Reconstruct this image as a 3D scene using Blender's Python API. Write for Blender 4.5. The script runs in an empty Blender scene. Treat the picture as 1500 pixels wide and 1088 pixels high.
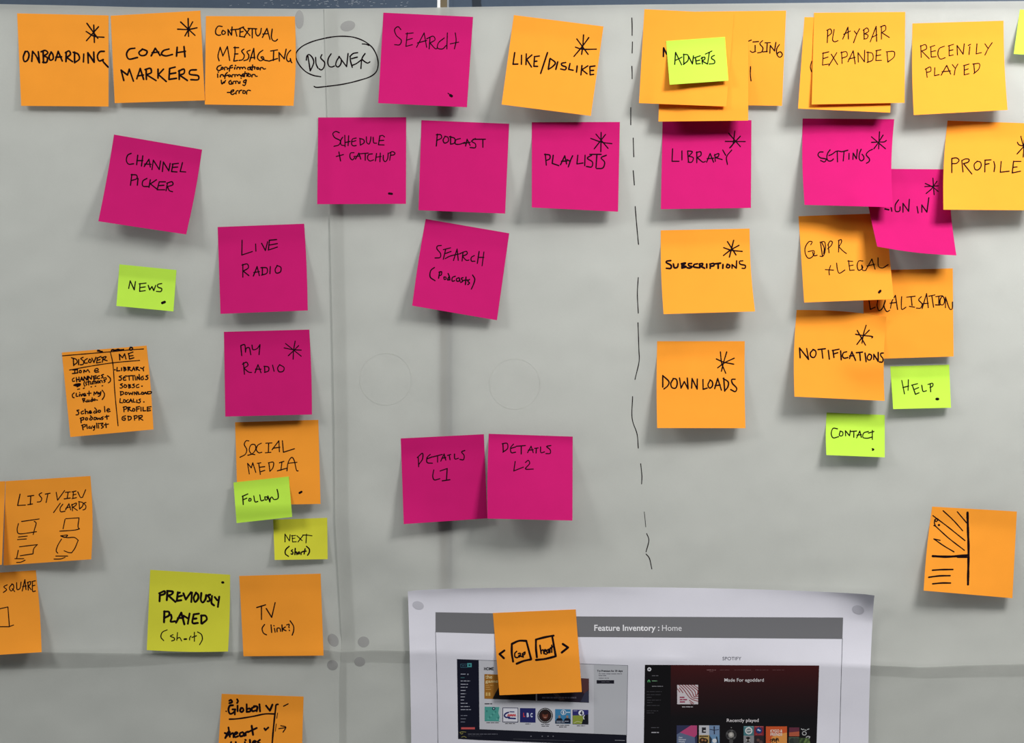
import bpy, math, random
from mathutils import Vector, noise

random.seed(7)
scn = bpy.context.scene
COL = scn.collection

# ------------------------------------------------------------------ camera, light, exposure
S = 0.585e-3            # metres per photo pixel on the wall
D = 1.10                # camera distance from the wall
ZC = 1.50               # camera height
cam_d = bpy.data.cameras.new('camera')
cam_d.sensor_width = 36.0
cam_d.lens = 36.0 * D / (1500 * S)
cam_d.clip_start = 0.01
cam = bpy.data.objects.new('camera', cam_d)
COL.objects.link(cam)
cam.location = (0, -D, ZC)
cam.rotation_euler = (math.radians(90), 0, 0)
scn.camera = cam

world = bpy.data.worlds.new('room_ambient')
scn.world = world
world.use_nodes = True
world.node_tree.nodes['Background'].inputs[0].default_value = (0.93, 0.96, 1.0, 1)
world.node_tree.nodes['Background'].inputs[1].default_value = 0.085

def area(name, loc, target, sx, sy, watts, color):
    l = bpy.data.lights.new(name, 'AREA')
    l.shape = 'RECTANGLE'; l.size = sx; l.size_y = sy
    l.energy = watts; l.color = color
    o = bpy.data.objects.new(name, l); COL.objects.link(o)
    o.location = loc
    o.rotation_euler = (Vector(target) - Vector(loc)).to_track_quat('-Z', 'Y').to_euler()
    return o
area('lamp_right', (0.56, -0.614, ZC + 0.60), (0.516, 0, ZC - 0.01), 0.32, 0.24, 10.6, (1.0, 0.968, 0.94))
area('lamp_left', (-1.0, -0.80, ZC + 0.70), (-0.32, 0, ZC + 0.06), 0.40, 0.30, 7.4, (1.0, 0.985, 0.96))
area('ceiling_lamp', (0.0, -1.0, ZC + 1.25), (0, 0, ZC), 1.0, 0.5, 6.0, (1.0, 0.99, 0.97))

scn.view_settings.view_transform = 'Standard'
scn.view_settings.look = 'None'
scn.view_settings.exposure = 0.0
scn.view_settings.gamma = 1.0
scn.view_settings.use_curve_mapping = False

# ------------------------------------------------------------------ materials
def lin(c):
    return tuple(((x / 255) / 12.92 if x <= 10 else ((x / 255 + 0.055) / 1.055) ** 2.4) for x in c)

def material(name, col, rough=0.85, transl=0.0, tcol=None, spec=0.2, noise=0.0, nscale=300.0, noise2=0.0, bump=0.0, is_lin=False):
    m = bpy.data.materials.new(name); m.use_nodes = True
    nt = m.node_tree; N = nt.nodes; L = nt.links
    b = N['Principled BSDF']; out = N['Material Output']
    c = col if is_lin else lin(col)
    b.inputs['Base Color'].default_value = (*c, 1)
    b.inputs['Roughness'].default_value = rough
    b.inputs['Specular IOR Level'].default_value = spec
    m.diffuse_color = (*c, 1)
    if noise > 0:
        tc = N.new('ShaderNodeTexCoord')
        n1 = N.new('ShaderNodeTexNoise'); n1.inputs['Scale'].default_value = nscale; n1.inputs['Detail'].default_value = 3
        L.new(tc.outputs['Object'], n1.inputs['Vector'])
        n2 = N.new('ShaderNodeTexNoise'); n2.inputs['Scale'].default_value = nscale * 0.06; n2.inputs['Detail'].default_value = 4
        L.new(tc.outputs['Object'], n2.inputs['Vector'])
        m1 = N.new('ShaderNodeMath'); m1.operation = 'MULTIPLY_ADD'
        L.new(n1.outputs['Fac'], m1.inputs[0]); m1.inputs[1].default_value = noise * 2; m1.inputs[2].default_value = 1 - noise - noise2
        m2 = N.new('ShaderNodeMath'); m2.operation = 'MULTIPLY_ADD'
        L.new(n2.outputs['Fac'], m2.inputs[0]); m2.inputs[1].default_value = noise2 * 2; L.new(m1.outputs[0], m2.inputs[2])
        mx = N.new('ShaderNodeVectorMath'); mx.operation = 'SCALE'
        mx.inputs[0].default_value = c; L.new(m2.outputs[0], mx.inputs['Scale'])
        L.new(mx.outputs[0], b.inputs['Base Color'])
        if bump > 0:
            bp = N.new('ShaderNodeBump'); bp.inputs['Strength'].default_value = bump; bp.inputs['Distance'].default_value = 0.0004
            L.new(n1.outputs['Fac'], bp.inputs['Height']); L.new(bp.outputs[0], b.inputs['Normal'])
    if transl > 0:
        t = N.new('ShaderNodeBsdfTranslucent'); t.inputs['Color'].default_value = (*(tcol or c), 1)
        mix = N.new('ShaderNodeMixShader'); mix.inputs[0].default_value = transl
        L.new(b.outputs[0], mix.inputs[1]); L.new(t.outputs[0], mix.inputs[2]); L.new(mix.outputs[0], out.inputs['Surface'])
    return m

PAPER = (0.540, 0.556, 0.528)
M_paper = material('butcher_paper', PAPER, 0.75, 0.42, (0.76, 0.775, 0.755), 0.25, 0.045, 900, 0.05, 0.12, True)
M_stain = material('pressed_ring', tuple(x * 1.16 for x in PAPER), 0.75, 0.42, (0.75, 0.76, 0.74), 0.25, 0.045, 900, 0.05, 0.12, True)
M_putty = material('putty_smear', (0.34, 0.345, 0.34), 0.7, 0.12, (0.6, 0.6, 0.6), 0.25, 0.05, 700, 0.06, 0, True)
M_orange = material('orange_paper', (0.95, 0.352, 0.033), 0.8, 0.10, (0.9, 0.30, 0.012), 0.12, 0.025, 1200, 0.03, 0.06, True)
M_pink = material('pink_paper', (0.555, 0.008, 0.155), 0.8, 0.10, (0.8, 0.02, 0.2), 0.12, 0.035, 1200, 0.04, 0.06, True)
M_lime = material('lime_paper', (0.51, 0.83, 0.075), 0.8, 0.10, (0.5, 0.8, 0.04), 0.12, 0.025, 1200, 0.03, 0.06, True)
M_olive = material('yellow_green_paper', (0.70, 0.70, 0.05), 0.8, 0.10, (0.6, 0.6, 0.04), 0.12, 0.025, 1200, 0.03, 0.06, True)
M_ink = material('black_marker', (0.008, 0.004, 0.006), 0.95, 0, None, 0.02, is_lin=True)
M_office = material('office_paper', (0.75, 0.755, 0.84), 0.7, 0.02, (0.7, 0.7, 0.75), 0.25, 0.02, 900, 0.03, 0, True)

# ------------------------------------------------------------------ helpers
def link(o, parent=None):
    COL.objects.link(o)
    if parent: o.parent = parent
    return o

def tag(o, label=None, cat=None, group=None, kind=None):
    if label: o['label'] = label
    if cat: o['category'] = cat
    if group: o['group'] = group
    if kind: o['kind'] = kind
    return o

def P(px, py, h):
    """point of the place at photo pixel (px, py) standing h metres off the wall"""
    k = (D - h) / D
    return Vector(((px - 750) * S * k, -h, ZC + (544 - py) * S * k))

class MB:
    def __init__(s): s.v = []; s.f = []; s.mi = []; s.sm = []
    def add(s, vs, fs, mi=0, smooth=False):
        b = len(s.v); s.v += [tuple(v) for v in vs]
        for f in fs:
            s.f.append([i + b for i in f]); s.mi.append(mi); s.sm.append(smooth)
    def box(s, x0, x1, y0, y1, z0, z1, mi=0):
        vs = [(x, y, z) for x in (x0, x1) for y in (y0, y1) for z in (z0, z1)]
        s.add(vs, [(0, 1, 3, 2), (4, 6, 7, 5), (0, 4, 5, 1), (2, 3, 7, 6), (0, 2, 6, 4), (1, 5, 7, 3)], mi)
    def build(s, name, mats, parent=None, origin=None):
        me = bpy.data.meshes.new(name)
        o0 = Vector(origin) if origin else Vector((0, 0, 0))
        me.from_pydata([tuple(Vector(v) - o0) for v in s.v], [], s.f)
        if not isinstance(mats, (list, tuple)): mats = [mats]
        for m in mats: me.materials.append(m)
        me.polygons.foreach_set('material_index', s.mi)
        me.polygons.foreach_set('use_smooth', s.sm)
        me.update()
        o = bpy.data.objects.new(name, me)
        o.location = o0
        return link(o, parent)

mm = 1e-3

class Surf:
    """a sheet of paper traced by its four corners, with its own lift off what it is stuck to"""
    def __init__(s, corners, bow=(0, 0, 0, 0), lift=None, on=(), base=0.15, N=26, th=0.12, bpow=1.0, soft=14):
        s.c = corners; s.bow = bow; s.N = N; s.th = th; s.bpow = bpow
        s.H = [[0.0] * (N + 1) for _ in range(N + 1)]
        B = [[0.0] * (N + 1) for _ in range(N + 1)]
        for j in range(N + 1):
            for i in range(N + 1):
                px, py = s.pos(i / N, j / N)
                b = 0.0
                for q in on: b = max(b, q.over(px, py))
                B[j][i] = b + base * mm
        raw = [r[:] for r in B]
        for _ in range(soft):
            nb = [r[:] for r in B]
            for j in range(N + 1):
                for i in range(N + 1):
                    t = n = 0
                    for dj, di in ((0, 0), (0, 1), (1, 0), (0, -1), (-1, 0)):
                        a, b = j + dj, i + di
                        if 0 <= a <= N and 0 <= b <= N: t += B[a][b]; n += 1
                    nb[j][i] = max(t / n, raw[j][i])
            B = nb
        for j in range(N + 1):
            for i in range(N + 1):
                u, v = i / N, j / N
                s.H[j][i] = B[j][i] + (lift(u, v) * mm if lift else 0)
    def pos(s, u, v):
        (x0, y0), (x1, y1), (x2, y2), (x3, y3) = s.c
        x = (1 - u) * (1 - v) * x0 + u * (1 - v) * x1 + u * v * x2 + (1 - u) * v * x3
        y = (1 - u) * (1 - v) * y0 + u * (1 - v) * y1 + u * v * y2 + (1 - u) * v * y3
        t, r, b, l = s.bow
        su = max(0, math.sin(math.pi * u)) ** s.bpow; sv = max(0, math.sin(math.pi * v)) ** s.bpow
        y += t * (1 - v) * su + b * v * su
        x += l * (1 - u) * sv + r * u * sv
        return x, y
    def uv(s, px, py):
        u = v = 0.5
        for _ in range(12):
            x, y = s.pos(u, v); e = 1e-3
            xu, yu = s.pos(u + e, v); xv, yv = s.pos(u, v + e)
            a, b, c, d = (xu - x) / e, (xv - x) / e, (yu - y) / e, (yv - y) / e
            det = a * d - b * c
            rx, ry = px - x, py - y
            u += (d * rx - b * ry) / det; v += (a * ry - c * rx) / det
            u = min(max(u, -3), 4); v = min(max(v, -3), 4)
        return u, v
    def at(s, u, v):
        N = s.N
        a = min(max(u, 0), 1) * N; b = min(max(v, 0), 1) * N
        i = min(int(a), N - 1); j = min(int(b), N - 1); f = a - i; g = b - j
        H = s.H
        return (H[j][i] * (1 - f) + H[j][i + 1] * f) * (1 - g) + (H[j + 1][i] * (1 - f) + H[j + 1][i + 1] * f) * g
    def h(s, px, py):
        return s.at(*s.uv(px, py))
    def over(s, px, py):
        u, v = s.uv(px, py)
        uc, vc = min(max(u, 0), 1), min(max(v, 0), 1)
        d = 0
        if (uc, vc) != (u, v):
            qx, qy = s.pos(uc, vc); d = math.hypot(px - qx, py - qy)
        return (s.at(uc, vc) + 0.1 * mm) * math.exp(-(d / 38.0) ** 2)
    def pt(s, px, py, off=0.0):
        return P(px, py, s.h(px, py) + off * mm)
    def build(s, name, mat, parent=None):
        N = s.N; mb = MB()
        F, Bk = [], []
        for j in range(N + 1):
            for i in range(N + 1):
                px, py = s.pos(i / N, j / N); h = s.H[j][i]
                p = P(px, py, h); F.append(p); Bk.append(p + Vector((0, s.th * mm, 0)))
        n = N + 1
        q = [(j * n + i, (j + 1) * n + i, (j + 1) * n + i + 1, j * n + i + 1) for j in range(N) for i in range(N)]
        mb.add(F, q, 0, True)
        mb.add(Bk, [f[::-1] for f in q], 0, True)
        ring = [i for i in range(N)] + [j * n + N for j in range(N)] + [N * n + i for i in range(N, 0, -1)] + [j * n for j in range(N, 0, -1)]
        R = len(ring)
        mb.add([F[i] for i in ring] + [Bk[i] for i in ring], [(k, (k + 1) % R, R + (k + 1) % R, R + k) for k in range(R)], 0, False)
        ox, oy = s.pos(0.5, 0.0)
        s.origin = P(ox, oy, s.at(0.5, 0))
        s.obj = mb.build(name, mat, parent, origin=s.origin)
        return s.obj

# ------------------------------------------------------------------ pen strokes
def catmull(pts, step=1.2):
    if len(pts) < 2: return pts
    if len(pts) == 2:
        P0, P1 = pts; n = max(1, int(math.dist(P0, P1) / 4))
        return [(P0[0] + (P1[0] - P0[0]) * k / n, P0[1] + (P1[1] - P0[1]) * k / n) for k in range(n + 1)]
    ext = [(2 * pts[0][0] - pts[1][0], 2 * pts[0][1] - pts[1][1])] + pts + [(2 * pts[-1][0] - pts[-2][0], 2 * pts[-1][1] - pts[-2][1])]
    out = []
    for k in range(1, len(ext) - 2):
        p0, p1, p2, p3 = ext[k - 1:k + 3]
        n = max(2, int(math.dist(p1, p2) / step))
        t0 = 0; t1 = t0 + max(math.dist(p0, p1), 1e-6) ** .5; t2 = t1 + max(math.dist(p1, p2), 1e-6) ** .5; t3 = t2 + max(math.dist(p2, p3), 1e-6) ** .5
        for i in range(n):
            t = t1 + (t2 - t1) * i / n
            r = []
            for d in (0, 1):
                a1 = ((t1 - t) * p0[d] + (t - t0) * p1[d]) / (t1 - t0)
                a2 = ((t2 - t) * p1[d] + (t - t1) * p2[d]) / (t2 - t1)
                a3 = ((t3 - t) * p2[d] + (t - t2) * p3[d]) / (t3 - t2)
                b1 = ((t2 - t) * a1 + (t - t0) * a2) / (t2 - t0)
                b2 = ((t3 - t) * a2 + (t - t1) * a3) / (t3 - t1)
                r.append(((t2 - t) * b1 + (t - t1) * b2) / (t2 - t1))
            out.append(tuple(r))
    out.append(pts[-1])
    return out

def parse(txt, ox, oy, k):
    """'x,y x,y! x,y ; ...' in an enlarged frame -> list of smooth runs in photo pixels; ! is a sharp corner"""
    runs = []
    for st in txt.split(';'):
        cur = []
        for tok in st.split():
            c = tok.endswith('!')
            a, b = tok.rstrip('!').split(',')
            p = (ox + float(a) / k, oy + float(b) / k)
            cur.append(p)
            if c and len(cur) > 1:
                runs.append(cur); cur = [p]
        if len(cur) > 1: runs.append(cur)
    return runs

def ribbon(mb, surf, line, w, off, mi=0):
    n = len(line)
    ds = []
    for i in range(n):
        a, b = line[max(i - 1, 0)], line[min(i + 1, n - 1)]
        dx, dy = b[0] - a[0], b[1] - a[1]; l = math.hypot(dx, dy) or 1
        ds.append((dx / l, dy / l))
    ph = random.random() * 6
    vs, fs = [], []
    for i, (p, d) in enumerate(zip(line, ds)):
        r = w / 2 * (1 + 0.08 * math.sin(ph + i * 0.35))
        vs.append((p[0] - d[1] * r, p[1] + d[0] * r)); vs.append((p[0] + d[1] * r, p[1] - d[0] * r))
        if i: fs.append((2 * i - 2, 2 * i - 1, 2 * i + 1, 2 * i))
    for end in (0, n - 1):
        p, d = line[end], ds[end]; sg = -1 if end == 0 else 1
        b = len(vs); r = w / 2
        for k in range(7):
            a = -math.pi / 2 + math.pi * k / 6
            c, s_ = math.cos(a), math.sin(a)
            vs.append((p[0] + sg * r * (d[0] * c - d[1] * s_), p[1] + sg * r * (d[1] * c + d[0] * s_)))
        fs.append(tuple(range(b, b + 7)))
    mb.add([surf.pt(x, y, off) for x, y in vs], fs, mi, True)

def ink(surf, parent, name, groups, mat=None, keep=None, off=0.12):
    """groups: (text, (ox, oy, k), pen width in photo px)"""
    mb = MB()
    for txt, (ox, oy, k), w in groups:
        for run in parse(txt, ox, oy, k):
            line = catmull(run)
            if keep:
                seg = []
                for p in line + [None]:
                    if p is not None and keep(p): seg.append(p)
                    else:
                        if len(seg) > 1: ribbon(mb, surf, seg, w, off)
                        seg = []
            else:
                ribbon(mb, surf, line, w, off)
    if not mb.v: return None
    return mb.build(name, mat or M_ink, parent) if parent is None else fix(mb.build(name, mat or M_ink), parent)

def fix(o, parent):
    """parent o, keeping its place; its own origin sits on the parent's origin"""
    root = parent; org = Vector((0, 0, 0))
    while root: org += root.location; root = root.parent
    for v in o.data.vertices: v.co = v.co + o.location - org
    o.location = (0, 0, 0); o.parent = parent
    return o

# ------------------------------------------------------------------ the wall: dark rail, one mullion, an added glowing pane behind the paper
M_rail = material('slate_rail', (66, 79, 95), 0.6, 0, None, 0.15, 0.10, 260, 0.16)
M_white = material('white_edge', (0.80, 0.81, 0.82), 0.5, is_lin=True)
M_tan = material('tan_gasket', (104, 94, 74), 0.6, noise=0.08, nscale=200)
M_grey = material('grey_edge', (140, 146, 152), 0.5)
M_dark = material('dark_strap', (38, 46, 56), 0.55)
M_scuff = material('pale_scuff', (150, 160, 172), 0.5)
M_wall = material('plaster', (150, 150, 146), 0.9, noise=0.03, nscale=60)

def X(px): return (px - 750) * S
def Z(py): return ZC + (544 - py) * S

mb = MB(); mb.box(-1.6, 1.6, 0.0, 0.05, Z(15), 2.3)
rail = mb.build('wall_back', M_rail, origin=(0, 0.02, 1.9)); tag(rail, kind='structure')
mb = MB()
for k in range(70):
    x = random.gauss(500, 60); y = 1 + random.random() * 9
    if 300 < x < 636:
        l = random.uniform(0.6, 4.5); s_ = random.uniform(-.35, .1)
        mb.add([P(x, y, .0003), P(x + l, y + l * s_, .0003), P(x + l, y + l * s_ - .5, .0003), P(x, y - .6, .0003)], [(0, 1, 2, 3)])
fix(mb.build('scuff_mark', M_scuff), rail)
# unseen pane, added to glow through the paper; no lit room behind
m = bpy.data.materials.new('added_glowing_pane'); m.use_nodes = True
nt = m.node_tree; b = nt.nodes['Principled BSDF']
b.inputs['Base Color'].default_value = (0.82, 0.83, 0.82, 1); b.inputs['Roughness'].default_value = 0.6
b.inputs['Emission Color'].default_value = (0.97, 1.0, 0.96, 1); b.inputs['Emission Strength'].default_value = 0.14
mb = MB(); mb.box(-1.6, 1.6, 0.004, 0.012, 0.4, Z(15))
tag(mb.build('glow_pane_1', m, origin=(0, .008, 1.2)), kind='structure')
mb = MB()
mb.box(X(640.6), X(645), -0.0003, 0.03, 0.4, 2.3, 0)
mb.box(X(645), X(655), -0.0001, 0.03, 0.4, 2.3, 1)
mb.box(X(655), X(657.5), -0.0003, 0.03, 0.4, 2.3, 2)
mb.box(X(657.5), X(663.5), -0.0003, 0.03, 0.4, 2.3, 3)
tag(mb.build('trim_1', [M_white, M_tan, M_grey, M_rail], origin=(X(650), 0, 1.9)), kind='structure')
mb = MB()
mb.add([P(690, -40, .0003), P(692, 9, .0003), P(695, 12, .0003), P(706, 12, .0003), P(704.5, 4, .0003), P(706, -40, .0003)], [(0, 1, 2, 3, 4, 5)])
mb.add([P(690, -40, .0001), P(692, 9, .0001), P(695, 12, .0001), P(706, 12, .0001), P(704.5, 4, .0001), P(706, -40, .0001)], [(5, 4, 3, 2, 1, 0)])
tag(mb.build('trim_2', M_dark), kind='structure')

# ------------------------------------------------------------------ four overlapping sheets of paper
def seam_x(y):      # left edge of the right-hand sheets
    t = [(-20, 474), (10, 475), (60, 476), (180, 480), (350, 484), (480, 487), (620, 490), (760, 491), (850, 496), (940, 501), (1000, 497.5), (1200, 498)]
    for (a, xa), (b_, xb) in zip(t, t[1:]):
        if y <= b_: return xa + (xb - xa) * (y - a) / (b_ - a)
    return 498
def seam_y(x):      # upper edge of the lower sheets
    t = [(-200, 962), (0, 957), (62, 955), (215, 957), (350, 954), (470, 951), (500, 954), (545, 952), (598, 953), (900, 962), (1275, 974), (1350, 977), (1420, 974), (1500, 972), (1700, 968)]
    for (a, ya), (b_, yb) in zip(t, t[1:]):
        if x <= b_: return ya + (yb - ya) * (x - a) / (b_ - a)
    return 968
def top_y(x):
    t = [(-200, 4), (0, 6), (100, 8), (200, 10.5), (330, 12), (450, 13), (600, 11.5), (700, 10), (900, 7), (1200, 4), (1500, 1.5), (1700, 0)]
    for (a, ya), (b_, yb) in zip(t, t[1:]):
        if x <= b_: return ya + (yb - ya) * (x - a) / (b_ - a)
    return 0
def wave(x, y):
    w = .30 * math.sin(x / 61 + 1.3 * math.sin(y / 90)) + .28 * math.sin(y / 72 + x / 130 + 1.1 * math.sin(x / 75)) + .12 * math.sin(x / 27 - y / 33) + .10 * math.sin(x / 21 + y / 29 + 2)
    d = y - seam_y(x)
    r = 4.2 * math.exp(-abs(d) / (20 if d < 0 else 60)) * (0.75 + .25 * math.sin(x / 90))
    dd = (x - 575) * .62 - (y - 800) * .78        # a soft buckle above the printed page
    al = (x - 575) * .78 + (y - 800) * .62
    w = 1.4 * w + .75 * noise.noise(Vector((x / 62 + y / 200, y / 48, 3.1))) + .30 * noise.noise(Vector((x / 24, y / 27 + x / 60, 9.4)))
    e = min(max((x - 560) / 70, 0), 1) * min(max((1330 - x) / 70, 0), 1)
    w += 1.7 * e * math.exp(-abs(y - 868 + 6 * math.sin((x - 597) / 218)) / 13)
    w = w + 4.2 * math.exp(-(dd / 42) ** 2 - (al / 85) ** 2)
    return 1.42 + w + r

class Sheet(Surf):
    """big paper sheet; edges come from the seam functions"""
    def __init__(s, xl, xr, yt, yb, level, nx, ny, extra=None):
        s.xl, s.xr, s.yt, s.yb = xl, xr, yt, yb; s.level = level; s.nx, s.ny = nx, ny; s.extra = extra
    def hh(s, x, y):
        return (wave(x, y) + s.level + (s.extra(x, y) if s.extra else 0)) * mm
    def inside(s, x, y):
        return s.xl(y) <= x <= s.xr(y) and s.yt(x) <= y <= s.yb(x)
    def h(s, x, y): return s.hh(x, y)
    def over(s, x, y): return s.hh(x, y) if s.inside(x, y) else 0.0
    def pt(s, x, y, off=0): return P(x, y, s.hh(x, y) + off * mm)
    def build(s, name, mat):
        mb = MB(); F, Bk = [], []
        for j in range(s.ny + 1):
            for i in range(s.nx + 1):
                u, v = i / s.nx, j / s.ny
                x = s.xl(500) * (1 - u) + s.xr(500) * u
                for _ in range(3):
                    y = s.yt(x) * (1 - v) + s.yb(x) * v
                    x = s.xl(y) * (1 - u) + s.xr(y) * u
                p = P(x, y, s.hh(x, y)); F.append(p); Bk.append(p + Vector((0, .1 * mm, 0)))
        n = s.nx + 1
        q = [(j * n + i, (j + 1) * n + i, (j + 1) * n + i + 1, j * n + i + 1) for j in range(s.ny) for i in range(s.nx)]
        mb.add(F, q, 0, True)
        cx, cy = (s.xl(500) + s.xr(500)) / 2, s.yt(500)
        s.obj = mb.build(name, mat, origin=P(cx, cy, s.hh(cx, cy)))
        return s.obj

lift_left = lambda x, y: 1.5 * math.exp(-max(0, x - seam_x(y)) / 16) * (0.55 + .45 * math.sin((y - 180) / 250)) if y < 930 else 0.2
sh_tl = Sheet(lambda y: -70, lambda y: seam_x(y) + 20, top_y, lambda x: seam_y(x) + 18 + 6 * math.sin(x / 110 + 1.2), 0.0, 80, 130)
sh_tr = Sheet(seam_x, lambda y: 1570, top_y, lambda x: seam_y(x) + 16 - 3 * math.sin(x / 140), 0.45, 150, 130, lift_left)
sh_bl = Sheet(lambda y: -70, lambda y: 508, seam_y, lambda x: 1150, 0.5, 80, 30)
sh_br = Sheet(seam_x, lambda y: 1570, seam_y, lambda x: 1150, 0.95, 150, 30)
sheets = [sh_tl, sh_tr, sh_bl, sh_br]
for s_, lab in ((sh_tl, 'large translucent off-white paper sheet on the wall, behind the notes at upper left'),
                (sh_tr, 'large translucent off-white paper sheet with a hand-drawn dashed line, covering most of the wall'),
                (sh_bl, 'off-white paper sheet below the seam at lower left, behind the Global note'),
                (sh_br, 'off-white paper sheet below the seam at lower right, behind the printed page')):
    tag(s_.build('paper_sheet', M_paper), lab, 'paper sheet', 'overlapping paper sheets on the wall')

def disc(mb, surf, cx, cy, rx, ry, rot, off, mi=0, dome=0.0, n=24, rings=3):
    vs, fs = [surf.pt(cx, cy, off + dome)], []
    for r in range(1, rings + 1):
        for k in range(n):
            a = 2 * math.pi * k / n; q = r / rings
            x, y = rx * q * math.cos(a), ry * q * math.sin(a)
            vs.append(surf.pt(cx + x * math.cos(rot) - y * math.sin(rot), cy + x * math.sin(rot) + y * math.cos(rot), off + dome * (1 - q * q)))
    for k in range(n): fs.append((0, 1 + (k + 1) % n, 1 + k))
    for r in range(rings - 1):
        for k in range(n):
            a, b = 1 + r * n + k, 1 + r * n + (k + 1) % n
            fs.append((a, b, b + n, a + n))
    mb.add(vs, fs, mi, True)

for s_, cx, cy, rx, ry, rot in ((sh_tl, 438.5, 28.5, 6.5, 13.5, 0.0), (sh_tr, 509.5, 38, 11, 7.5, -.25), (sh_tl, 488, 937.5, 7.5, 10, -.5), (sh_tr, 532.5, 940, 8.5, 8, 0),
                            (sh_bl, 487, 974, 8, 7.5, .3), (sh_br, 527, 969, 8, 7, 0)):
    mb = MB(); disc(mb, s_, cx, cy, rx, ry, rot, .12, dome=.15)
    fix(mb.build('putty_mark', M_putty), s_.obj)
for cx, cy, r in ((565, 555, 38), (754, 562, 37)):
    mb = MB(); ribbon(mb, sh_tr, [(cx + r * math.cos(k * .1571), cy + r * math.sin(k * .1571)) for k in range(41)], 1.6, .1)
    fix(mb.build('round_stain', M_stain), sh_tr.obj)

# writing on the sheets themselves
DISC = [("215,550 225,480 255,455 310,500 340,580 320,650 285,720;240,480 260,600 280,730;370,505 380,620 410,685;475,460 455,510 520,590 505,680 460,715 430,695;"
         "630,445 585,520 575,600 600,655 640,665 685,650;770,490 720,570 710,640 745,665 790,620 800,540 760,490;800,540 890,660! 915,440;"
         "950,490 955,560 985,670;945,490 1000,440 1075,425;975,525 1070,500;990,635 1050,610 1140,545;1200,440 1150,520 1130,690;1150,540 1200,580 1245,600 1280,580",
         (430, 40, 11.454), 2.0),
        ("455,828 330,805 200,740 90,620 45,520 45,430 130,330 300,245 520,185 700,155 850,150 1000,165 1150,215 1250,275 1330,350 1400,490 1420,620 1390,740 1300,820 1100,890 850,950 560,990 370,1005 345,990;1155,278 1220,285 1265,305",
         (430, 40, 11.454), 1.8)]
ink(sh_tl, sh_tl.obj, 'handwriting', DISC, keep=lambda p: p[0] < seam_x(p[1]) - .3)
ink(sh_tr, sh_tr.obj, 'handwriting', DISC, keep=lambda p: p[0] >= seam_x(p[1]) + .1)
for txt, fr, w in (("88,65 89,95 89,128;90,152 89,192;88,240 89,265 89,285;84,390 84,452;93,500 95,568;93,618 97,670;100,748 105,810 112,885", (890, 0, 2.473), 1.45),
                   ("102,60 99,110 102,178;101,210 104,300 105,335 91,398;83,455 82,530 98,580 102,626;110,678 114,720 113,745;130,910 137,930 128,970;128,978 138,990 147,1027", (890, 380, 2.267), 1.35),
                   ("122,838 127,888", (890, 380, 2.267), 0.9)):
    for stroke in txt.split(';'):
        ink(sh_tr, sh_tr.obj, 'pen_dash', [(stroke, fr, w)])

# ------------------------------------------------------------------ sticky notes
def curl(bl, br, start=0.15, p=1.5, tl=0.0, tr=0.0, cup=0.0):
    def f(u, v):
        t = max(0.0, (v - start) / (1 - start))
        amt = 1.3 * (bl * (1 - u) + br * u)
        top = max(0.0, 1 - v / 0.3) ** 2 * (tl * max(0, 1 - u / .5) ** 2 + tr * max(0, (u - .5) / .5) ** 2)
        k = 0.10
        bend = t * t / (2 * k) if t < k else t - k / 2
        return amt * (0.55 * bend + 0.45 * t ** p) + top + cup * t * math.sin(math.pi * u)
    return f

NOTES = {}
GROUPS = {'o': ('orange sticky notes', M_orange), 'p': ('pink sticky notes', M_pink), 'g': ('small lime sticky notes', M_lime), 'y': ('yellow-green sticky notes', M_olive)}
def note(key, col, corners, label, lift, bow=(0, 0, 0, 0), on=(), writing=(), star=None, dot=None, base=0.15, wlabel=None):
    under = [s for s in sheets] + [NOTES[k] for k in on]
    s = Surf(corners, bow, lift, under, base)
    g, mat = GROUPS[col]
    o = s.build('sticky_note', mat)
    tag(o, label, 'sticky note', g)
    if writing: ink(s, o, 'handwriting', writing)
    if star: ink(s, o, 'asterisk', [star])
    if dot: ink(s, o, 'ink_dot', [dot])
    NOTES[key] = s
    return s

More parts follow.
